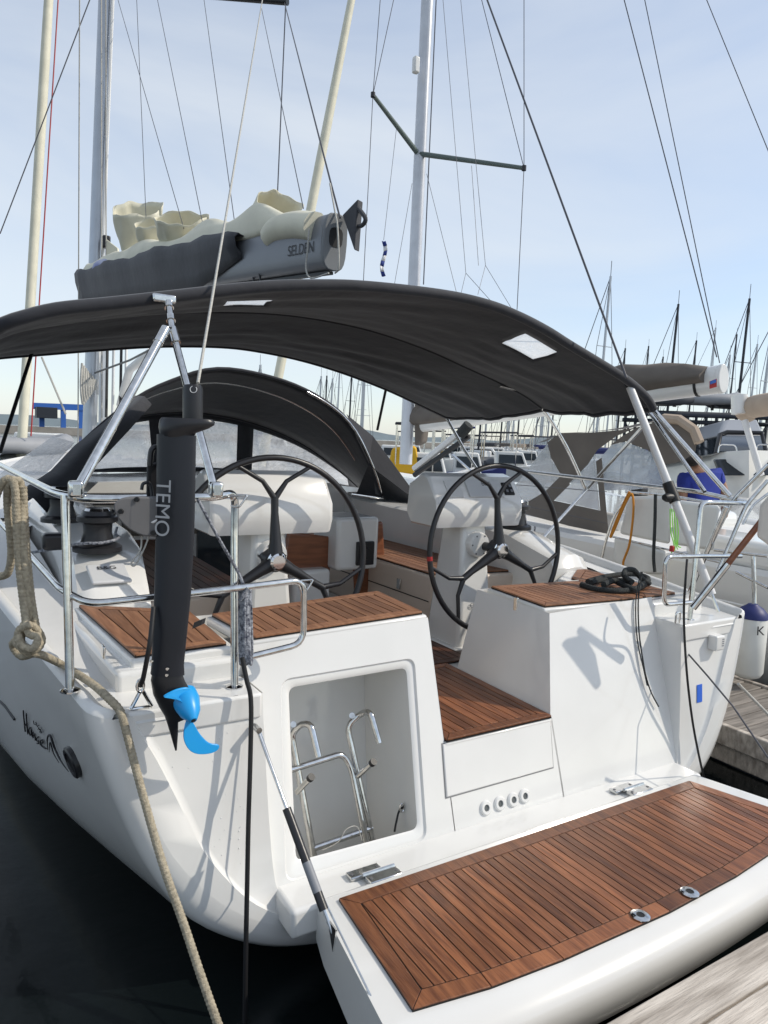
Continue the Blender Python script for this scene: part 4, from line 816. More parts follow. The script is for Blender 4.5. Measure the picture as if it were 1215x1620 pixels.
mr = [H(0, 912, .1), H(13, 905, .06), H(18, 870, .03), H(12, 800, 0), H(14, 768, -.04), H(26, 760, -.04), H(33, 772, -.02), H(36, 850, -.03), H(42, 930, -.02), H(46, 985, .0), H(30, 1010, .05), H(20, 1020, .10), H(34, 1038, .1), H(56, 1030, .0), H(66, 1010, .0), H(50, 990, -.03), H(34, 1000, -.02), H(38, 1030, -.02), H(66, 1036, .02), P(95, 1050, Z=1.18), P(125, 1068, Z=1.18), P(150, 1085, Z=1.17), P(172, 1105, Z=1.165), P(188, 1122, O=-.01), P(195, 1140, O=-.035), P(212, 1205, O=-.05), P(235, 1290, O=-.10), P(260, 1375, O=-.17), P(290, 1460, O=-.22), P(320, 1550, O=-.3), P(352, 1640, O=-.38)]
braid('mooring_rope', mr, .0135, ropet, 'thick tan mooring rope looped on the port rail and falling over the stern corner', 'rope')
braid('mooring_rope_loop', [H(36, 770, -.03), H(40, 850, 0), H(48, 940, 0), H(58, 1000, .0), H(62, 1018, -.03), H(48, 1030, -.04), H(26, 1015, .0), H(40, 985, .04)], .0135, ropet, 'doubled tan rope bight hanging from the port rail into the knot', 'rope')
braid('mooring_rope_loop', [H(-12, 800, -.02), H(2, 766, -.05), H(16, 758, -.05), H(24, 775, -.05), H(27, 840, -.04), H(31, 900, -.03), H(38, 960, -.03), H(45, 1000, -.05), H(60, 1008, -.05), H(52, 1026, -.06), H(34, 1020, -.06), H(30, 998, -.05), H(48, 988, -.06)], .0135, ropet, 'inner strand of tan rope wrapped over the rail above the knot', 'rope')
pc_ = [P(383, 1040, O=-.03), P(390, 1075, O=-.04), P(397, 1110, O=-.05), P(396, 1200, O=-.06), P(393, 1300, O=-.08), P(391, 1400, O=-.10), P(389, 1500, O=-.12), P(387, 1640, O=-.15)]
braid('power_cable', pc_, .0095, blk, 'black cable hanging straight down the transom from the port pushpit post', 'cable')
for i in range(7):
    x = 379+2.6*i; o = [atd(x+1, 925, L2b-FW*.035), atd(x, 980, L2b-FW*(.05-.008*abs(i-3))), atd(x+1, 1046-(i % 3)*2, L2b-FW*.04), atd(x+4, 1040, L2b-FW*.02), atd(x+3, 980, L2b-FW*.02), atd(x+1, 925, L2b-FW*.03)]
    if i == 0: CR = empty('coiled_rope', 'grey and white flecked rope coil hanging on the port pushpit post', 'rope')
    tube('rope_turn', o, .006, ropes_, CR, 6, 5)
tube('rope_tail', [P(313, 790, Y=.2), P(345, 850, Y=.18), atd(380, 912, L2b-FW*.03), atd(386, 940, L2b-FW*.05), atd(378, 950, L2b-FW*.05), atd(392, 930, L2b-FW*.05)], .006, ropes_, CR, 6, 5)
ZS = 1.225
for i, pts in enumerate(([(920, 925), (945, 932), (985, 935), (1015, 928), (1025, 915), (1000, 908), (960, 912), (930, 920)], [(935, 922), (965, 917), (985, 925), (1005, 932), (1020, 920)], [(955, 925), (975, 918), (1000, 922)])):
    if i == 0: DR = empty('coiled_rope', 'dark grey rope coiled loosely on the starboard helm seat', 'rope')
    braidmesh([P(x, y, Z=ZS+.012*i) for x, y in pts], .017, 6).build('rope_turn', ropeg, DR, 80)
tube('rope_turn', [P(1000, 920, Z=1.24), P(988, 912, Z=1.30), P(990, 902, Z=1.33), P(1003, 902, Z=1.33), P(1012, 912, Z=1.28), P(1028, 924, Z=1.23)], .017, ropeg, DR, 8, 6)
p = P(1010, 930, Z=1.20)
tube('thin_line', [P(1016, 905, Y=.40), P(1010, 945, W=-.02), P(1011, 1000, W=-.02), P(1018, 1050, W=-.02), P(1022, 1070, W=-.02), P(1030, 1095, W=-.02), P(1042, 1118, W=-.02)], .0045, ropeg, None, 6, 5, label='frayed dark line hanging from starboard seat with loose end', cat='line')
tube('thin_line', [P(1014, 905, Y=.42), P(1006, 950, W=-.015), P(1008, 1010, W=-.015), P(1019, 1062, W=-.02), P(1024, 1085, W=-.02)], .004, ropeg, None, 6, 5, label='shorter dark line hanging doubled on the starboard transom wall', cat='line')
tube('black_cord', [P(1087, 885, Y=.1), P(1084, 925, Y=.06), P(1082, 960, O=-.02), P(1083, 1010, O=-.02), P(1088, 1080, O=-.03), P(1097, 1150, O=-.03), P(1110, 1215, O=-.05), P(1118, 1245, O=-.06), P(1126, 1300, O=-.1)], .007, blk, None, 6, 5, label='black cord hanging down the starboard transom corner to the water', cat='cord')
tube('stern_line', [P(1069, 1012, W=-.03), P(1120, 1070, d=4.0), P(1160, 1118, d=3.9), P(1250, 1250, d=3.4)], .005, wire, None, 6, label='thin grey wire running from starboard pad eye towards the finger dock', cat='wire')
# flagstaff
FS = empty('flagstaff', 'varnished wooden flagstaff leaning out over the starboard quarter', 'flagstaff')
a = P(1096, 962, Y=.05); b = P(1275, 735, Y=-.3); tube('staff', [a.lerp(b, .06), b], .017, wood, FS, 10)
MB().tube([a, a.lerp(b, .32)], .020, 10).build('staff_socket', steel, FS)
MB().prism([P(1205, 800, Y=-.2), P(1240, 760, Y=-.3), P(1240, 880, Y=-.3), P(1200, 850, Y=-.2)], (.03, .03, 0)).build('furled_flag', mat('flag_white', (.66, .63, .58), .8, bump=.3, bscale=9), FS, bevel=.012)
# ================================================================== DOCKS
def boards(parent, x0, x1, y0, y1, z, along, bw, mt, jit=.006):
    n = int(((y1-y0) if along == 'x' else (x1-x0))/bw)
    for i in range(n):
        if along == 'x': c = V(((x0+x1)/2, y0+(i+.5)*bw, z-.02+random.uniform(-jit, jit)/2)); sz = (x1-x0, bw-.012, .04)
        else: c = V((x0+(i+.5)*bw, (y0+y1)/2, z-.02+random.uniform(-jit, jit)/2)); sz = (bw-.012, y1-y0, .04)
        o = MB().box((0, 0, 0), sz).build('plank', mt, parent, bevel=.005); o.location = c; o.rotation_euler = (0, 0, random.uniform(-.002, .002))
dock = MB().box((2, -2.72, .22), (16, 3.15, .36)).build('dock', darkst); tag(dock, kind='structure')
boards(dock, -6, 10, -4.32, -1.125, .45, 'x', .145, oldw)
fing = MB().box((2.66, 4.9, .05), (.98, 10, .34)).build('finger_dock', darkst); tag(fing, kind='structure')
boards(fing, 2.16, 3.16, -.3, 9.7, .27, 'x', .14, oldw2)
for x in (2.135, 3.19): o = MB().box((x, 4.7, .215), (.045, 10, .14)).build('edge_beam', oldw, fing, bevel=.008)
MB().box((2.18, 4.7, .07), (.04, 10, .12)).build('edge_beam', oldw, fing, bevel=.008)
tube('dock_line', [P(1168, 1082, Z=.9), P(1215, 1130, Z=.7), P(1290, 1230, Z=.47)], .008, ropew, None, 6, label='pale twisted dock line crossing the grey finger dock', cat='rope')
# ================================================================== NEIGHBOUR YACHT (starboard)
NX = 5.55
N_ = empty('sailing_yacht', 'white neighbouring sailing yacht with taupe sprayhood and sail cover', 'sailing yacht')
nr = []
for y, hw, hz in ((.6, 1.75, 1.02), (.64, 1.82, 1.05), (2, 2.0, 1.07), (5, 2.05, 1.12), (8, 1.75, 1.2), (10.5, 1.0, 1.3), (12.5, .05, 1.4)):
    half_ = [V((NX-hw, y, hz)), V((NX-hw*.995, y, hz*.75)), V((NX-hw*.96, y, hz*.4)), V((NX-hw*.85, y, .05)), V((NX-hw*.4, y, -.3)), V((NX, y, -.35))]
    nr.append(half_+[V((2*NX-p.x, p.y, p.z)) for p in half_[-2::-1]])
MB().grid(nr).cap(nr[0]).build('hull', gel, N_, 45)
MB().grid([[r[0]+V((0, 0, .0)), r[0]+V((.03, 0, .05)), r[0]+V((.10, 0, .03)), V((NX, r[0].y, r[0].z+.08)), V((2*NX-r[0].x-.1, r[0].y, r[0].z+.03)), V((2*NX-r[0].x, r[0].y, r[0].z))] for r in nr]).build('deck', gel2, N_, 45)
MB().prism([V((NX-1.2, 3.2, 1.08)), V((NX+1.2, 3.2, 1.08)), V((NX+1.0, 8.5, 1.18)), V((NX-1.0, 8.5, 1.18))], (0, 0, .25)).build('coachroof', gel, N_, bevel=.1)
MB().prism([V((NX-1.85, .9, 1.08)), V((NX-1.25, .9, 1.08)), V((NX-1.25, 1.9, 1.1)), V((NX-1.8, 1.9, 1.1))], (0, 0, .25)).build('coaming', gel, N_, bevel=.06)
for k in range(1): MB().tube([V((NX-2.04, y, .80)) for y in (1.0, 3, 5, 7)], .014, 6).build('rub_strake', gel, N_)
# sprayhood of neighbour from its outline on the photograph, 4 m long enclosure
NH = bpy.data.objects.new('sprayhood', None); col.objects.link(NH); NH.parent = N_
fx = 3.75
def n1(px, py, X=3.95): return P(px, py, X=X)
roof = [[n1(870, 690), n1(930, 683), n1(985, 680), n1(1040, 668)], [P(862, 700, X=4.6), P(935, 678, X=4.7), P(990, 673, X=4.8), P(1050, 660, X=4.8)]]
def sheet(name, pts, mt, par, th=.006): return MB().prism(pts, V((th, th, 0))).build(name, mt, par, 50)
sheet('hood_canvas', [n1(866, 700), n1(885, 686), n1(940, 684), n1(985, 680), n1(1008, 676), n1(975, 690), n1(945, 712), n1(930, 735), n1(900, 765), n1(888, 752), n1(872, 725)], taupe, NH, .02)
sheet('hood_window', [n1(866, 702), n1(872, 726), n1(888, 752), n1(862, 778), n1(828, 800), n1(810, 775)], vinyl2, NH)
sheet('hood_canvas', [n1(888, 752), n1(900, 765), n1(880, 790), n1(868, 800), n1(965, 846), n1(962, 838), n1(960, 812), n1(925, 806), n1(860, 790), n1(828, 802), n1(826, 815), n1(870, 826), n1(962, 848), n1(962, 842), n1(832, 800), n1(862, 778)][:0] or [n1(888, 752), n1(902, 766), n1(876, 792), n1(950, 808), n1(943, 730), n1(952, 724), n1(963, 845), n1(900, 832), n1(826, 812), n1(830, 797), n1(862, 778)], taupe, NH, .02)
sheet('hood_window', [n1(902, 766), n1(930, 738), n1(941, 726), n1(949, 807), n1(876, 791)], vinyl2, NH)
sheet('hood_window', [n1(952, 722), n1(968, 703), n1(990, 699), n1(1030, 715), n1(1046, 735), n1(1052, 768), n1(1000, 775), n1(957, 776)], vinyl2, NH)
sheet('hood_canvas', [n1(966, 704), n1(985, 690), n1(1008, 676), n1(1050, 664), n1(1085, 668), n1(1104, 690), n1(1100, 715), n1(1080, 730), n1(1052, 735), n1(1030, 714), n1(990, 698)], taupe, NH, .03)
MB().grid([[n1(866, 698), n1(885, 685), n1(940, 683), n1(985, 679), n1(1008, 675), n1(1050, 663), n1(1085, 667), n1(1104, 689)], [P(x, y-4, X=5.0) for x, y in ((850, 705), (880, 692), (925, 688), (960, 684), (985, 680), (1020, 672), (1055, 672), (1080, 690))]]).build('hood_roof', taupe, NH, 50)
MB().tube([n1(1050, 662), n1(1075, 664), n1(1098, 680), n1(1106, 700)], .05, 8).build('hood_trim', beige, NH)
# neighbour mast & boom
nb = P(646, 720, d=14.2); nb.z = 1.6; nt_ = P(676, 0, d=14.0); nm = P(655, 450, d=14.05); ndir = (nt_-nm).normalized()
MB().grid([oval(nm+ndir*((1.6-nm.z)/ndir.z), 0, .11, .15), oval(nm+ndir*((18-nm.z)/ndir.z), 0, .10, .14)], True).build('mast', mat('white_mast', (.62, .64, .68), .35, .2, var=.15, vscale=3), N_, 50)
MB().tube([P(670, 450, d=13.9), P(690, 0, d=13.8)], .012, 6).build('shroud', wire, N_)
sr = P(661, 243, d=14.0)
for tx_, dd in (((590, 150), 12.6), ((829, 266), 12.2)):
    q = P(*tx_, d=dd); tube('spreader', [sr, q], [.05, .035], mat('spreader', (.10, .13, .12), .5), N_, 8)
    MB().lathe(q-V((0, 0, .04)), q+V((0, 0, .04)), [(0, .04), (1, .04)], 10).build('spreader_tip', blkp, N_)
    tube('shroud', [q, P(*((575, 445) if tx_[0] < 600 else (818, 490)), d=12.2)], .007, wire, N_, 5); tube('shroud', [q, P(*((603, -20) if tx_[0] < 600 else (829, -20)), d=12.4)], .007, wire, N_, 5); tube('shroud', [q, P(*((627, -20) if tx_[0] < 600 else (757, -20)), d=13)], .007, wire, N_, 5)
boxo('mast_light', P(658, 103, d=13.7), (.12, .12, .3), gel, N_, .03)
for a, b in (((700, -10), (737, 432)), ((728, -10), (768, 420)), ((737, 432), (728, 470)), ((737, 432), (780, 480)), ((768, 420), (756, 466)), ((768, 420), (808, 486)), ((675, 275), (722, 462)), ((746, 262), (757, 420)), ((627, 205), (607, 380)), ((652, 290), (624, 450))): tube('lazy_jack', [P(*a, d=12.6), P(*b, d=12.2)], .0045, wire, N_, 5)
NB_ = bpy.data.objects.new('boom', None); col.objects.link(NB_); NB_.parent = N_
e1 = P(1138, 600, d=8.0); e0_ = P(660, 672, d=14.0); bd2 = (e0_-e1).normalized(); s2 = bd2.cross(V((0, 0, 1))).normalized(); u2 = s2.cross(bd2)
def bs2(c, hw, hh, up=0): return [c+s2*(hw*math.cos(a))+u2*(up+hh*math.sin(a)) for a in [2*math.pi*k/16 for k in range(16)]]
MB().grid([bs2(e1, .08, .16), bs2(e0_, .08, .16)], True).cap(bs2(e1, .08, .16), True).build('boom_spar', gel, NB_, 50)
MB().prism(bs2(e1, .085, .165), -bd2*.06).build('boom_end', gel, NB_, 40, bevel=.01); MB().grid([bs2(e1+bd2*.25, .084, .165), bs2(e1+bd2*.29, .084, .165)], True).build('boom_strap', blk, NB_, 50)
MB().prism([P(1123, 603, d=7.85), P(1134, 599, d=7.85), P(1134, 612, d=7.85), P(1123, 615, d=7.85)], FW*.01).build('boom_badge', redm, NB_, False); MB().prism([P(1124, 603, d=7.84), P(1133, 600, d=7.84), P(1133, 605, d=7.84), P(1124, 608, d=7.84)], FW*.01).build('boom_badge', lift, NB_, False)
Ln = (e0_-e1).length; cv = []
for i in range(22):
    t = .02+.98*i/21; c = e1+bd2*(Ln*t); hh = (.07+.22*min(1, (i+.3)/3)+.03*math.sin(i*1.9)); cv.append([c+s2*(.16*math.cos(a)+.02*math.sin(i+3*a))+u2*(.06+(hh*math.sin(a)+.02*math.sin(2.3*i+2*a) if a < math.pi else .10*math.sin(a))) for a in [2*math.pi*k/16 for k in range(16)]])
MB().grid(cv, True).cap(cv[0], True).build('sail_cover', taupe, NB_, 60)
MB().prism([P(655, 618, d=13.8), P(678, 622, d=13.7), P(668, 700, d=13.8), P(655, 706, d=13.8)], (.2, .1, 0)).build('mast_cover', taupe, NB_, bevel=.04)
tube('topping_lift', [e1+u2*.18, P(1018, -10, d=9)], .006, wire, N_, 5)
tube('backstay', [P(1134, 565, d=7.6), P(985, -10, d=9)], .007, wire, N_, 5)
# neighbour's rails, pads, lines
def nrail(pts, r=.014): return MB().tube(fillet(pts, .08), r, 10).build('guard_rail', steel, N_, 60)
nrail([P(948, 905, X=3.3), P(957, 860, X=3.3), P(972, 815, X=3.32), P(995, 785, X=3.35)]); nrail([P(965, 848, X=3.3), P(1050, 868, X=3.3), P(1140, 890, X=3.35)], .010); nrail([P(990, 778, X=3.35), P(1060, 784, X=3.35), P(1150, 800, X=3.4)], .012)
nrail([P(1215, 880, X=3.3), P(1130, 870, X=3.3)], .012); nrail([P(1215, 930, X=3.25), P(1165, 905, X=3.25)], .012); nrail([P(1195, 1000, X=3.25), P(1192, 880, X=3.28)], .018)
tube('lifeline', [P(790, 765, X=3.3), P(960, 778, X=3.3)], .004, wire, N_, 5); tube('lifeline', [P(830, 800, X=3.3), P(960, 828, X=3.3)], .004, wire, N_, 5)
def pad(name, q, lab, th=.10): 
    p = [V(x) for x in q]; return tag(MB().prism(p, (th*.8, th*.6, 0)).build(name, mat('pad_white', (.72, .72, .69), .5, var=.12, vscale=5), None, bevel=.03), lab, 'cushion')
pad('seat_cushion', [P(995, 786, X=3.32), P(1063, 784, X=3.32), P(1060, 862, X=3.32), P(980, 845, X=3.32)], 'white rectangular pad tied to the neighbour rail behind the orange rope')
pad('seat_cushion', [P(1066, 790, X=3.30), P(1140, 800, X=3.34), P(1130, 872, X=3.34), P(1066, 862, X=3.30)], 'white rectangular pad tied to the neighbour rail behind the green line')
pad('seat_cushion', [P(972, 850, X=3.28), P(1055, 872, X=3.28), P(1050, 910, X=3.28), P(1000, 908, X=3.28), P(970, 890, X=3.28)], 'lower white pad hanging under the neighbour rail behind the dark rope coil', .08)
tube('orange_rope', [P(996, 778, X=3.25), P(985, 800, X=3.24), P(966, 848, X=3.22), P(972, 838, X=3.22), P(990, 795, X=3.22), P(1000, 782, X=3.22), P(1002, 810, X=3.22), P(996, 860, X=3.22), P(986, 890, X=3.22), P(990, 905, X=3.22)], .012, orang, None, 6, 6, label='frayed orange rope tied to the neighbour rail', cat='rope')
tube('dark_strap', [P(1037, 782, X=3.24), P(1036, 830, X=3.23), P(1034, 880, X=3.22), P(1036, 905, X=3.22)], .016, ropeg, None, 6, 5, label='dark rope hanging over the white pads', cat='rope')
GL = empty('green_line', 'bright green fishing line bundle hanging from the rubber sleeve', 'line')
for i in range(4): tube('line_strand', [P(1060+3*i, 805, Y=.9), P(1061+4*i, 840, Y=.9), P(1066+2*i, 862, Y=.9), P(1062+5*i, 875-3*i, Y=.9)], .004, green, GL, 5, 5)
boxo('red_float', P(1063, 868, Y=.9), (.03, .03, .045), redm, GL, .008)
tag(MB().lathe(P(1065, 890, Z=1.1), P(1065, 890, Z=1.1)+V((0, 0, .22)), [(0, .05), (.1, .12), (.7, .13), (1, .06)], 18).build('plastic_bag', mat('pale_green_bag', (.6, .68, .3), .5, trans=.3), None), 'pale yellow green plastic bag behind the starboard rail', 'bag') if False else None
FD = empty('fender', 'white cylindrical fender with navy blue top hanging beside the finger dock', 'fender')
fa = P(1180, 1072, X=3.05); fb = P(1194, 960, X=3.05); fb = V((fa.x, fa.y, P(1190, 955, X=3.05).z))
MB().lathe(fa, fb, [(0, .05), (.04, .10), (.1, .118), (.83, .118), (.84, .114)], 28).build('fender_body', mat('fender_white', (.7, .7, .66), .5, var=.15, vscale=4), FD, 40)
MB().lathe(fa+(fb-fa)*.82, fb, [(0, .12), (.3, .114), (.7, .08), (.9, .045), (1, .035)], 28).build('fender_cap', bluec, FD, 40)
tube('fender_line', [fb, fb+V((0, 0, .12)), P(1190, 885, X=3.1)], .010, ropew, FD, 6)
text('fender_letter', 'K', .10, inkb, FD, P(1196, 1005, X=2.93), RT, (0, 0, 1))
boxo('winch', P(1012, 772, X=4.1)-V((0, 0, .05)), (.14, .14, .14), blkp, N_, .03)
# person bending on the neighbour yacht
PE = empty('person', 'person in a blue polo shirt bending forward on the neighbouring yacht', 'person')
def skinmesh(name, vs_, es, rad, mt, parent, sub=2):
    me = bpy.data.meshes.new(name); me.from_pydata([tuple(v) for v in vs_], es, []); o = bpy.data.objects.new(name, me); col.objects.link(o); o.parent = parent
    md_ = o.modifiers.new('k', 'SKIN'); 
    for i, r_ in enumerate(rad):
        sv = me.skin_vertices[0].data[i]; sv.radius = r_ if isinstance(r_, tuple) else (r_, r_); sv.use_root = (i == 0)
    q = o.modifiers.new('u', 'SUBSURF'); q.levels = q.render_levels = sub; me.materials.append(mt); return o
dp = 8.6
def pp(x, y, o=0): return P(x, y, d=dp+o)
tv = [pp(1100, 850), pp(1108, 800, -.05), pp(1112, 762, -.12), pp(1104, 742, -.2), pp(1096, 732, -.28)]
bod = [pp(1105, 870), pp(1108, 820), pp(1110, 775, -.05), pp(1106, 748, -.12), pp(1098, 734, -.22), pp(1082, 758, -.1), pp(1078, 800, -.15), pp(1085, 835, -.3), pp(1136, 752, -.05), pp(1148, 785, -.1), pp(1146, 820, -.25), pp(1092, 900), pp(1118, 900), pp(1090, 990), pp(1120, 990)]
skinmesh('body', bod, [(0, 1), (1, 2), (2, 3), (3, 4), (2, 5), (5, 6), (6, 7), (2, 8), (8, 9), (9, 10), (0, 11), (0, 12), (11, 13), (12, 14)], [.15, .155, .16, .07, .08, .075, .05, .04, .075, .05, .04, .10, .10, .07, .07], skin, PE)
skinmesh('polo_shirt', [bod[1]-V((0, 0, .15)), bod[1], bod[2], pp(1106, 752, -.1), bod[5], bod[5].lerp(bod[6], .55), bod[8], bod[8].lerp(bod[9], .6)], [(0, 1), (1, 2), (2, 3), (2, 4), (4, 5), (2, 6), (6, 7)], [.175, .19, .195, .10, .11, .085, .115, .085], shirt, PE)
skinmesh('hair', [pp(1098, 733, -.2), pp(1095, 724, -.24)], [(0, 1)], [.125, .115], hair, PE)
skinmesh('shorts', [bod[0], bod[11], bod[12], bod[11].lerp(bod[13], .4), bod[12].lerp(bod[14], .4)], [(0, 1), (0, 2), (1, 3), (2, 4)], [.17, .12, .12, .10, .10], bluec, PE)
MB().tube([pp(1084+2.2*k, 778-.5*k+(1.2 if k % 2 else 0), -.33) for k in range(8)], .008, 5).build('shirt_print', whitei, PE)
# ================================================================== BACKGROUND
quay = tag(MB().box((60, 150, .5), (500, 12, 1.6)).build('quay', conc), kind='structure')
hr = random.Random(3); hl = []
for i in range(61): x = -500+i*20; h = 7+3*math.sin(i*.35)+2*math.sin(i*.9+1); hl.append([V((x, 620, -1)), V((x, 640, max(4, h))), V((x, 760, -1))])
tag(MB().grid(hl).build('hills', mat('far_hills', (.16, .20, .22), .9, var=.2, vscale=.05)), kind='structure')
def sailboat(px, pytop, dist, lab, ang=None, hullc=gel, mastm=None, grp='distant moored sailing boats', boom=True, hp=None):
    e = empty('sailing_boat', lab, 'sailing boat', grp); mastm = mastm or (alu if hr.random() < .6 else darkst)
    g = P(px, 700, d=dist); g.z = 0; tp = P(px, pytop, d=dist); H_ = max(4, tp.z); ln_ = min(13, H_*.8); a = ang if ang is not None else hr.uniform(-.3, .3)
    ux = V((math.sin(a), math.cos(a), 0)); vx = V((ux.y, -ux.x, 0)); rr = []
    for t, w_, z_ in ((-.48, .75, 1.0), (-.2, 1, 1.0), (.15, .95, 1.05), (.38, .5, 1.2), (.5, .03, 1.3)):
        c = g+ux*(t*ln_); W_ = ln_*.15*w_; rr.append([c-vx*W_+V((0, 0, z_)), c-vx*W_*.9+V((0, 0, .1)), c-V((0, 0, .3)), c+vx*W_*.9+V((0, 0, .1)), c+vx*W_+V((0, 0, z_)), c+V((0, 0, z_+.1))])
    MB().grid(rr, True).cap(rr[0]).build('hull', hullc, e, 40)
    MB().prism([g+ux*(ln_*.22)-vx*.5+V((0, 0, 1)), g+ux*(ln_*.22)+vx*.5+V((0, 0, 1)), g-ux*(ln_*.15)+vx*ln_*.09+V((0, 0, 1)), g-ux*(ln_*.15)-vx*ln_*.09+V((0, 0, 1))], (0, 0, .5)).build('cabin', gel2, e, bevel=.1)
    mbse = g+ux*(ln_*.08); top = V((mbse.x-ux.x*.2, mbse.y-ux.y*.2, H_)); r_ = .055+dist*.0006
    MB().tube([mbse+V((0, 0, .8)), top], [r_, r_*.8], 6).build('mast', mastm, e)
    for f_ in (.42, .68): c = mbse.lerp(top, f_); MB().tube([c-vx*(.7-f_*.3), c+vx*(.7-f_*.3)], .025, 4).build('spreader', mastm, e)
    for s in (-1, 1): MB().tube([g+ux*ln_*.05+vx*s*ln_*.13+V((0, 0, 1)), mbse.lerp(top, .68)+vx*s*.5, top], .010+dist*.0001, 4).build('shroud', wire, e)
    MB().tube([g+ux*(ln_*.5)+V((0, 0, 1.2)), top], .018, 4).build('forestay', wire, e)
    MB().tube([top, top+V((0, 0, .7))], .015, 4).build('antenna', wire, e)
    if boom: MB().tube([mbse+V((0, 0, 1.9)), mbse-ux*(ln_*.38)+V((0, 0, 1.95))], [.16, .13], 8).build('boom_cover', hr.choice([taupe, canvg, bluec, beige]), e)
    return e
spec = [(958, 440, 34, 'dark masted sailing boat just above the bimini corner'), (1066, 483, 38, 'sailing boat with dark mast above the taupe boom cover'), (1175, 474, 36, 'sailing boat with tall grey mast near the right edge'), (1216, 512, 30, 'sailing boat with the rightmost leaning mast'), (1150, 562, 55, 'small sailing boat with short mast right of the boom end'), (986, 552, 60, 'sailing boat with short mast peeping over the bimini edge'),
        (1045, 565, 70, 'sailing boat with mast half hidden behind the taupe boom cover')]
for px, y, d_, lb_ in spec: sailboat(px, y, d_, lb_)
for px, y, d_, lb_ in ((1098, 540, 62, 'thin masted sailing boat behind the boom end'), (1128, 520, 70, 'pale masted sailing boat above the dinghy rack'), (1192, 545, 58, 'sailing boat with mast just left of the right edge'), (1020, 548, 75, 'sailing boat with mast over the neighbour sail cover'), (1160, 530, 80, 'far sailing boat with mast above the motor yacht')): sailboat(px, y, d_, lb_)
gl = 'far sailing boat in the row of masts seen beneath the bimini'
for i in range(26):
    px = hr.uniform(395, 600) if i < 9 else hr.uniform(680, 985)
    sailboat(px, hr.uniform(545, 600) if px < 610 else hr.uniform(560, 640), hr.uniform(48, 100), gl, grp='row of far masts')
# furled foresails standing on the left and behind the boom
def furled(a, b, d_, lab, r=.09):
    e = empty('sailing_boat', lab, 'sailing boat'); p, q = P(*a, d=d_), P(*b, d=d_); dr = (q-p).normalized(); lo = p+dr*((1.3-p.z)/dr.z); hi = p+dr*((16-p.z)/dr.z)
    MB().tube([lo, lo.lerp(hi, .5), hi], [r, r, r*.6], 10).build('furled_foresail', sailm, e)
    g = V((lo.x, lo.y, 0)); rr = []; hd = V((-RT.x, -RT.y, 0)).normalized(); sdv = V((hd.y, -hd.x, 0))
    for t, w_, z_ in ((0, .04, 1.45), (1.5, .7, 1.3), (4, 1.5, 1.2), (8, 1.7, 1.1), (10.5, 1.4, 1.05)):
        c = g+hd*t; rr.append([c-sdv*w_+V((0, 0, z_)), c-sdv*w_*.8+V((0, 0, .05)), c-V((0, 0, .4)), c+sdv*w_*.8+V((0, 0, .05)), c+sdv*w_+V((0, 0, z_)), c+V((0, 0, z_+.1))])
    MB().grid(rr, True).cap(rr[-1]).build('hull', gel, e, 40); mp_ = g+hd*3.75; MB().tube([mp_+V((0, 0, 1)), mp_+V((0, 0, 17))], .08, 8).build('mast', alu, e)
    return e
furled((36, 680), (77, 0), 13, 'sailing boat with cream furled foresail at the far left', .085); furled((492, 330), (556, 0), 17, 'sailing boat with cream furled foresail behind the boom end', .11)
tube('red_halyard', [P(49, 690, d=12.6), P(92, 0, d=12.6), P(96, -60, d=12.6)], .012, redm, None, 5, label='dark red rope running up beside the left furled sail', cat='rope')
tube('forestay_line', [P(0, 370, d=11), P(142, 0, d=11), P(170, -70, d=11)], .009, wire, None, 5, label='thin stay crossing the upper left corner', cat='stay')
tube('forestay_line', [P(66, 565, d=14), P(104, 655, d=14)], .02, ropew, None, 5, label='pale stay sloping down to the blue boat lift', cat='stay')
tube('forestay_line', [P(1225, 262, d=9), P(1114, -10, d=10)], .006, wire, None, 5, label='thin stay cutting the upper right corner', cat='stay')
# flag under the neighbour spreader
fg = MB()
rr = [[P(606+3*math.sin(j*.9)+i*2.0-2, 381+j*8, d=12.4)+FW*(.03*math.sin(i+j)) for i in range(4)] for j in range(8)]
FG = empty('courtesy_flag', 'small blue and white striped flag hanging under the neighbour spreader', 'flag')
for j in range(7): MB().grid([rr[j], rr[j+1]]).build('flag_stripe', flagm if j % 2 == 0 else whitei, FG, 60, solid=.004)
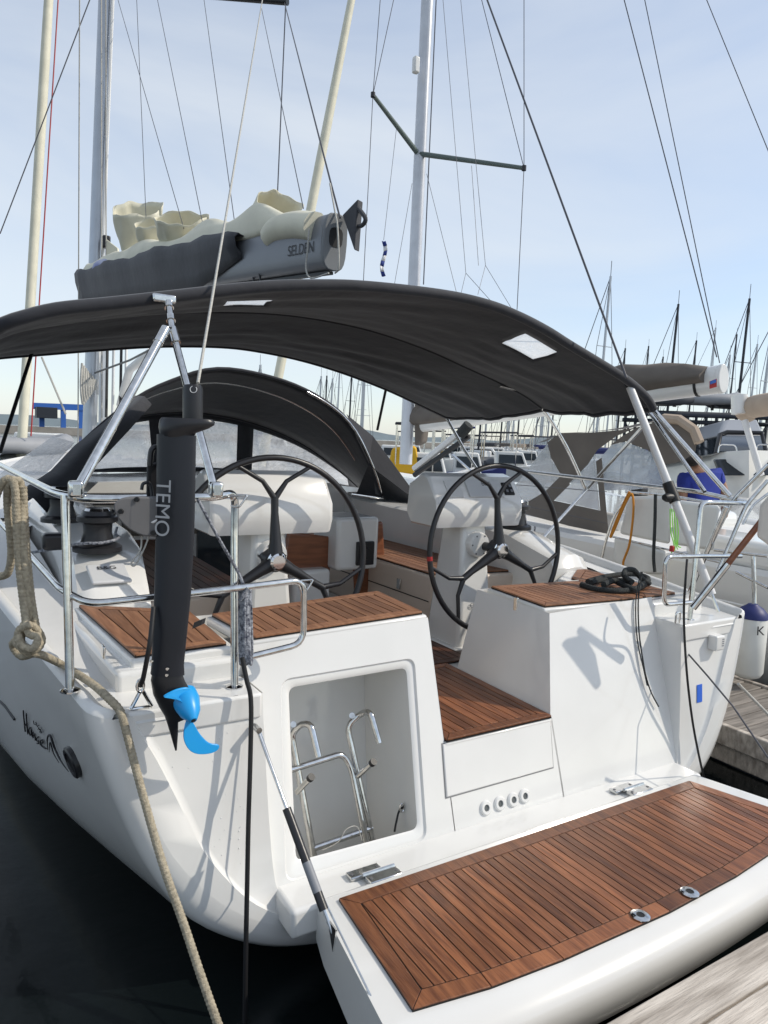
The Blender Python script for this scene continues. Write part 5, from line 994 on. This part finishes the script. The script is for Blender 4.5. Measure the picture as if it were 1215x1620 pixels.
# ---------- right background: dinghy rack with tenders, motor yacht
RK = empty('dinghy_rack', 'dark steel rack carrying inflatable dinghies behind the neighbour yacht', 'rack')
dR = 24; 
def rk(px, py, o=0): return P(px, py, d=dR+o)
for o in (0, 1.6):
    tube('rack_beam', [rk(985, 652, o), rk(1215, 660, o)], .10, darkst, RK, 6); tube('rack_beam', [rk(985, 664, o), rk(1215, 672, o)], .07, darkst, RK, 6)
    for x in range(990, 1220, 16): q = rk(x, 655, o); tube('rack_post', [q, V((q.x, q.y, .2))], .05, darkst, RK, 5)
    for x in range(990, 1200, 32): a, b = rk(x, 670, o), rk(x+32, 735, o); tube('rack_brace', [a, b], .03, darkst, RK, 4); tube('rack_brace', [rk(x+32, 670, o), rk(x, 735, o)], .03, darkst, RK, 4)
def rib(px, py, d_, wpx, lab, mt=rib_, motor=True, yaw=None):
    e = empty('inflatable_dinghy', lab, 'dinghy', 'inflatable dinghies'); c = P(px, py, d=d_); s = wpx*d_/F; h = RT.copy(); h.z = 0; h.normalize(); f_ = V((FW.x, FW.y, 0)).normalized()
    if yaw is not None: h, f_ = h*math.cos(yaw)+f_*math.sin(yaw), f_*math.cos(yaw)-h*math.sin(yaw)
    r_ = s*.085; loop = [c-h*s*.5-f_*s*.2, c+h*s*.15-f_*s*.21, c+h*s*.38-f_*s*.14+V((0, 0, s*.02)), c+h*s*.5+V((0, 0, s*.05)), c+h*s*.38+f_*s*.14+V((0, 0, s*.02)), c+h*s*.15+f_*s*.21, c-h*s*.5+f_*s*.2]
    pts = cr(loop, 5); MB().tube(pts, [r_*.55]+[r_]*(len(pts)-2)+[r_*.55], 12).build('buoyancy_tube', mt, e, 60)
    MB().prism([c-h*s*.42-f_*s*.15-V((0, 0, r_)), c+h*s*.35-V((0, 0, r_*.9)), c-h*s*.42+f_*s*.15-V((0, 0, r_))], (0, 0, r_*.6)).build('floor', rib_, e); MB().box(c-h*s*.40+V((0, 0, r_*.2)), (.06, .06, r_*2.2)).build('transom_board', darkst, e)
    if motor:
        q = c-h*s*.47; mm = MB().lathe(q+V((0, 0, r_*1.2)), q+V((0, 0, r_*3.4)), [(0, r_*.7), (.3, r_*1.0), (.8, r_*.9), (1, r_*.4)], 14).build('outboard_cowl', blkp, e); MB().tube([q+V((0, 0, r_*1.3)), q-V((0, 0, r_*1.6))], r_*.35, 8).build('outboard_leg', blkp, e)
    return e
rib(1045, 633, dR+.3, 95, 'dark inflatable on the rack nearest the taupe sail cover', ribd); rib(1115, 632, dR+.6, 100, 'grey inflatable in the middle of the rack', rib_); rib(1165, 640, dR+.9, 80, 'dark inflatable at the right end of the rack', ribd)
MY = empty('motor_yacht', 'white motor yacht with dark windscreen bow on behind the person', 'motor yacht')
dm = 17
def mp2(x, y, o=0): return P(x, y, d=dm+o)
g0 = [mp2(1118, 760, 2), mp2(1124, 722, 2), mp2(1150, 714, .5), mp2(1185, 712, 0), mp2(1215, 713, .5), mp2(1245, 722, 2), mp2(1250, 770, 2)]
g1 = [mp2(1130, 800, 1.5), mp2(1128, 790, 1.5), mp2(1150, 792, .6), mp2(1185, 795, .3), mp2(1215, 795, .6), mp2(1245, 792, 1.5), mp2(1245, 805, 1.5)]
MB().grid([[p+FW*6 for p in g0], g0, [p.lerp(q, .4) for p, q in zip(g0, g1)], g1, [V((p.x, p.y, -.2)) for p in g1]]).build('hull', gel, MY, 50)
MB().prism([mp2(1132, 726, .6), mp2(1235, 726, .6), mp2(1228, 752, .2), mp2(1142, 752, .2)], FW*.2).build('hull_window', glassd, MY, bevel=.05)
MB().prism([mp2(1130, 720, 3), mp2(1140, 690, 4), mp2(1208, 690, 4), mp2(1222, 720, 3)], FW*2).build('windscreen', glassd, MY, bevel=.05)
MB().prism([mp2(1136, 690, 4), mp2(1148, 664, 5), mp2(1200, 664, 5), mp2(1212, 690, 4)], FW*3).build('flybridge', mat('yacht_grey', (.3, .31, .33), .4), MY, bevel=.1)
tube('arch', [mp2(1133, 718, 3), mp2(1139, 688, 3.5), mp2(1150, 684, 3.5), mp2(1205, 685, 3.5), mp2(1213, 718, 3)], .07, blkp, MY, 8)
for x0, x1 in ((1136, 1166), (1196, 1226)): tube('bow_rail', fillet([mp2(x0, 716, 1), mp2(x0+2, 703, 1), mp2(x1-2, 704, 1), mp2(x1, 717, 1)], .1), .018, steel, MY, 6)
# beige boom cover and strut at right edge
BB = empty('sailing_boat', 'boat at right edge with beige boom cover and white strut', 'sailing boat'); 
MB().tube(cr([P(1176, 656, d=11), P(1188, 645, d=11), P(1215, 640, d=10.5), P(1290, 630, d=9.5)], 4), [.05]+[.17]*12, 12).build('boom_cover', beige, BB); tube('strut', [P(1178, 665, d=10.8), P(1204, 752, d=10.6)], .05, whal, BB, 8)
MB().tube([P(1170, 655, d=11), P(1170, 625, d=11)], .12, 10).build('radar_post', gel, BB)
g = P(1240, 790, d=10.5); MB().prism([V((g.x-1.2, g.y-.5, 0)), V((g.x+2, g.y-1.5, 0)), V((g.x+5, g.y+6, 0)), V((g.x+2, g.y+7, 0))], (0, 0, 1.2)).build('hull', gel, BB, bevel=.15)
tube('guard_rail', fillet([P(1160, 862, d=9.8), P(1190, 800, d=9.8), P(1230, 770, d=9.8)], .1), .02, steel, BB, 8)
# ---------- boats seen through the gap in the middle
def cruiser(px, py, d_, wpx, lab, dark=False, cover=None, bimini=True):
    e = empty('motor_boat', lab, 'motor boat'); c = P(px, py, d=d_); s = wpx*d_/F; c.z = 0; h = V((RT.x, RT.y, 0)).normalized(); f_ = V((FW.x, FW.y, 0)).normalized(); rr = []
    for t, w_, z_ in ((-.5, .15, .9), (-.1, .17, .95), (.3, .12, 1.1), (.5, .01, 1.3)): q = c+h*(t*s); rr.append([q-f_*s*w_+V((0, 0, z_)), q-f_*s*w_*.8+V((0, 0, .05)), q-V((0, 0, .3)), q+f_*s*w_*.8+V((0, 0, .05)), q+f_*s*w_+V((0, 0, z_)), q+V((0, 0, z_+.05))])
    MB().grid(rr, True).cap(rr[0]).build('hull', bluec if dark else gel, e, 40); MB().prism([c-h*s*.2-f_*s*.1+V((0, 0, .9)), c+h*s*.2-f_*s*.1+V((0, 0, .9)), c+h*s*.12-f_*s*.08+V((0, 0, 1.7)), c-h*s*.2-f_*s*.08+V((0, 0, 1.7))], f_*s*.18).build('cabin', gel, e, bevel=.06)
    MB().prism([c-h*s*.17-f_*s*.104+V((0, 0, 1.15)), c+h*s*.14-f_*s*.104+V((0, 0, 1.15)), c+h*s*.10-f_*s*.09+V((0, 0, 1.55)), c-h*s*.17-f_*s*.09+V((0, 0, 1.55))], -f_*.03).build('window', glassd, e)
    if bimini:
        MB().prism([c-h*s*.38-f_*s*.12+V((0, 0, 2.5)), c+h*s*.05-f_*s*.12+V((0, 0, 2.55)), c+h*s*.05+f_*s*.12+V((0, 0, 2.55)), c-h*s*.38+f_*s*.12+V((0, 0, 2.5))], (0, 0, .08)).build('awning', bluec if dark else canvg, e, bevel=.03)
        for t in (-.36, .03):
            for u in (-.11, .11): MB().tube([c+h*s*t+f_*s*u+V((0, 0, .9)), c+h*s*t+f_*s*u+V((0, 0, 2.5))], .03, 5).build('awning_post', steel, e)
    if cover: MB().prism([c-h*s*.45-f_*s*.13+V((0, 0, 1.0)), c-h*s*.1-f_*s*.13+V((0, 0, 1.0)), c-h*s*.15-f_*s*.1+V((0, 0, 1.9)), c-h*s*.4-f_*s*.1+V((0, 0, 1.8))], f_*s*.25).build('cover', cover, e, bevel=.1)
    return e
cruiser(680, 720, 22, 150, 'white motor boat with yellow cover left of the starboard wheel', cover=yel); cruiser(742, 722, 26, 120, 'dark blue motor boat with awning above the starboard wheel', True); cruiser(810, 715, 34, 130, 'white motor boat with grey awning behind the inflatable')
cruiser(1085, 705, 36, 120, 'white motor boat behind the person in blue'); cruiser(1010, 705, 42, 120, 'white motor boat under the dinghy rack'); cruiser(628, 705, 40, 120, 'white motor boat behind the sprayhood wing', bimini=False); cruiser(880, 705, 45, 150, 'white motor boat left of the neighbour sprayhood'); cruiser(760, 700, 55, 150, 'far white motor boat beneath the bimini')
for i, (px, d_, wp, lb_, dk_) in enumerate(((655, 48, 70, 'small white motor boat close beside the neighbour mast', False), (700, 40, 80, 'white motor boat behind the raised gangway', False), (722, 62, 60, 'tiny far motor boat right of the gangway tip', True), (785, 58, 90, 'white motor boat behind the black underside inflatable', False), (838, 42, 80, 'white motor boat with awning right of the starboard wheel', False), (905, 38, 90, 'white motor boat half hidden by the neighbour sprayhood', False), (440, 60, 80, 'far motor boat seen through the sprayhood windows', False))):
    cruiser(px, 705, d_, wp, lb_, dk_)
rib(795, 734, 48, 120, 'grey inflatable with black underside above the starboard wheel', ribd, False, .6); rib(30, 704, 13, 150, 'light grey inflatable behind the port side deck', rib_, False, .9)
PA = empty('gangway', 'raised white folding gangway with black tip above the starboard console', 'gangway')
a, b = P(655, 742, d=11), P(738, 676, d=10.4); tube('gangway_beam', [a, b], [.05, .05], whal, PA, 6); tube('gangway_beam', [P(655, 752, d=11), P(742, 690, d=10.4)], .04, blkp, PA, 6); tube('gangway_tip', [P(728, 688, d=10.4), P(742, 672, d=10.3)], .08, ropeg, PA, 8); tube('gangway_stay', [P(700, 705, d=10.7), P(745, 745, d=10.7)], .02, steel, PA, 5)
# ---------- left background: blue travel lift, ribs, quay
TL = empty('boat_lift', 'blue steel boat lift on the quay beyond the port side', 'boat lift')
for o in (0, 6): tube('lift_beam', [P(52, 642, Y=146+o), P(135, 645, Y=146+o)], .8, lift, TL, 4)
for x in (66, 100, 128):
    for o in (0, 6): q = P(x, 645, Y=146+o); tube('lift_leg', [q, V((q.x, q.y, 1.2))], .6, lift, TL, 4)
boxo('lift_cab', P(73, 653, Y=144.5), (3.5, 3, 2), darkst, TL, .05)
cruiser(70, 690, 28, 200, 'white motor boat behind the light grey inflatable', bimini=False)
print('objects', len(bpy.data.objects))
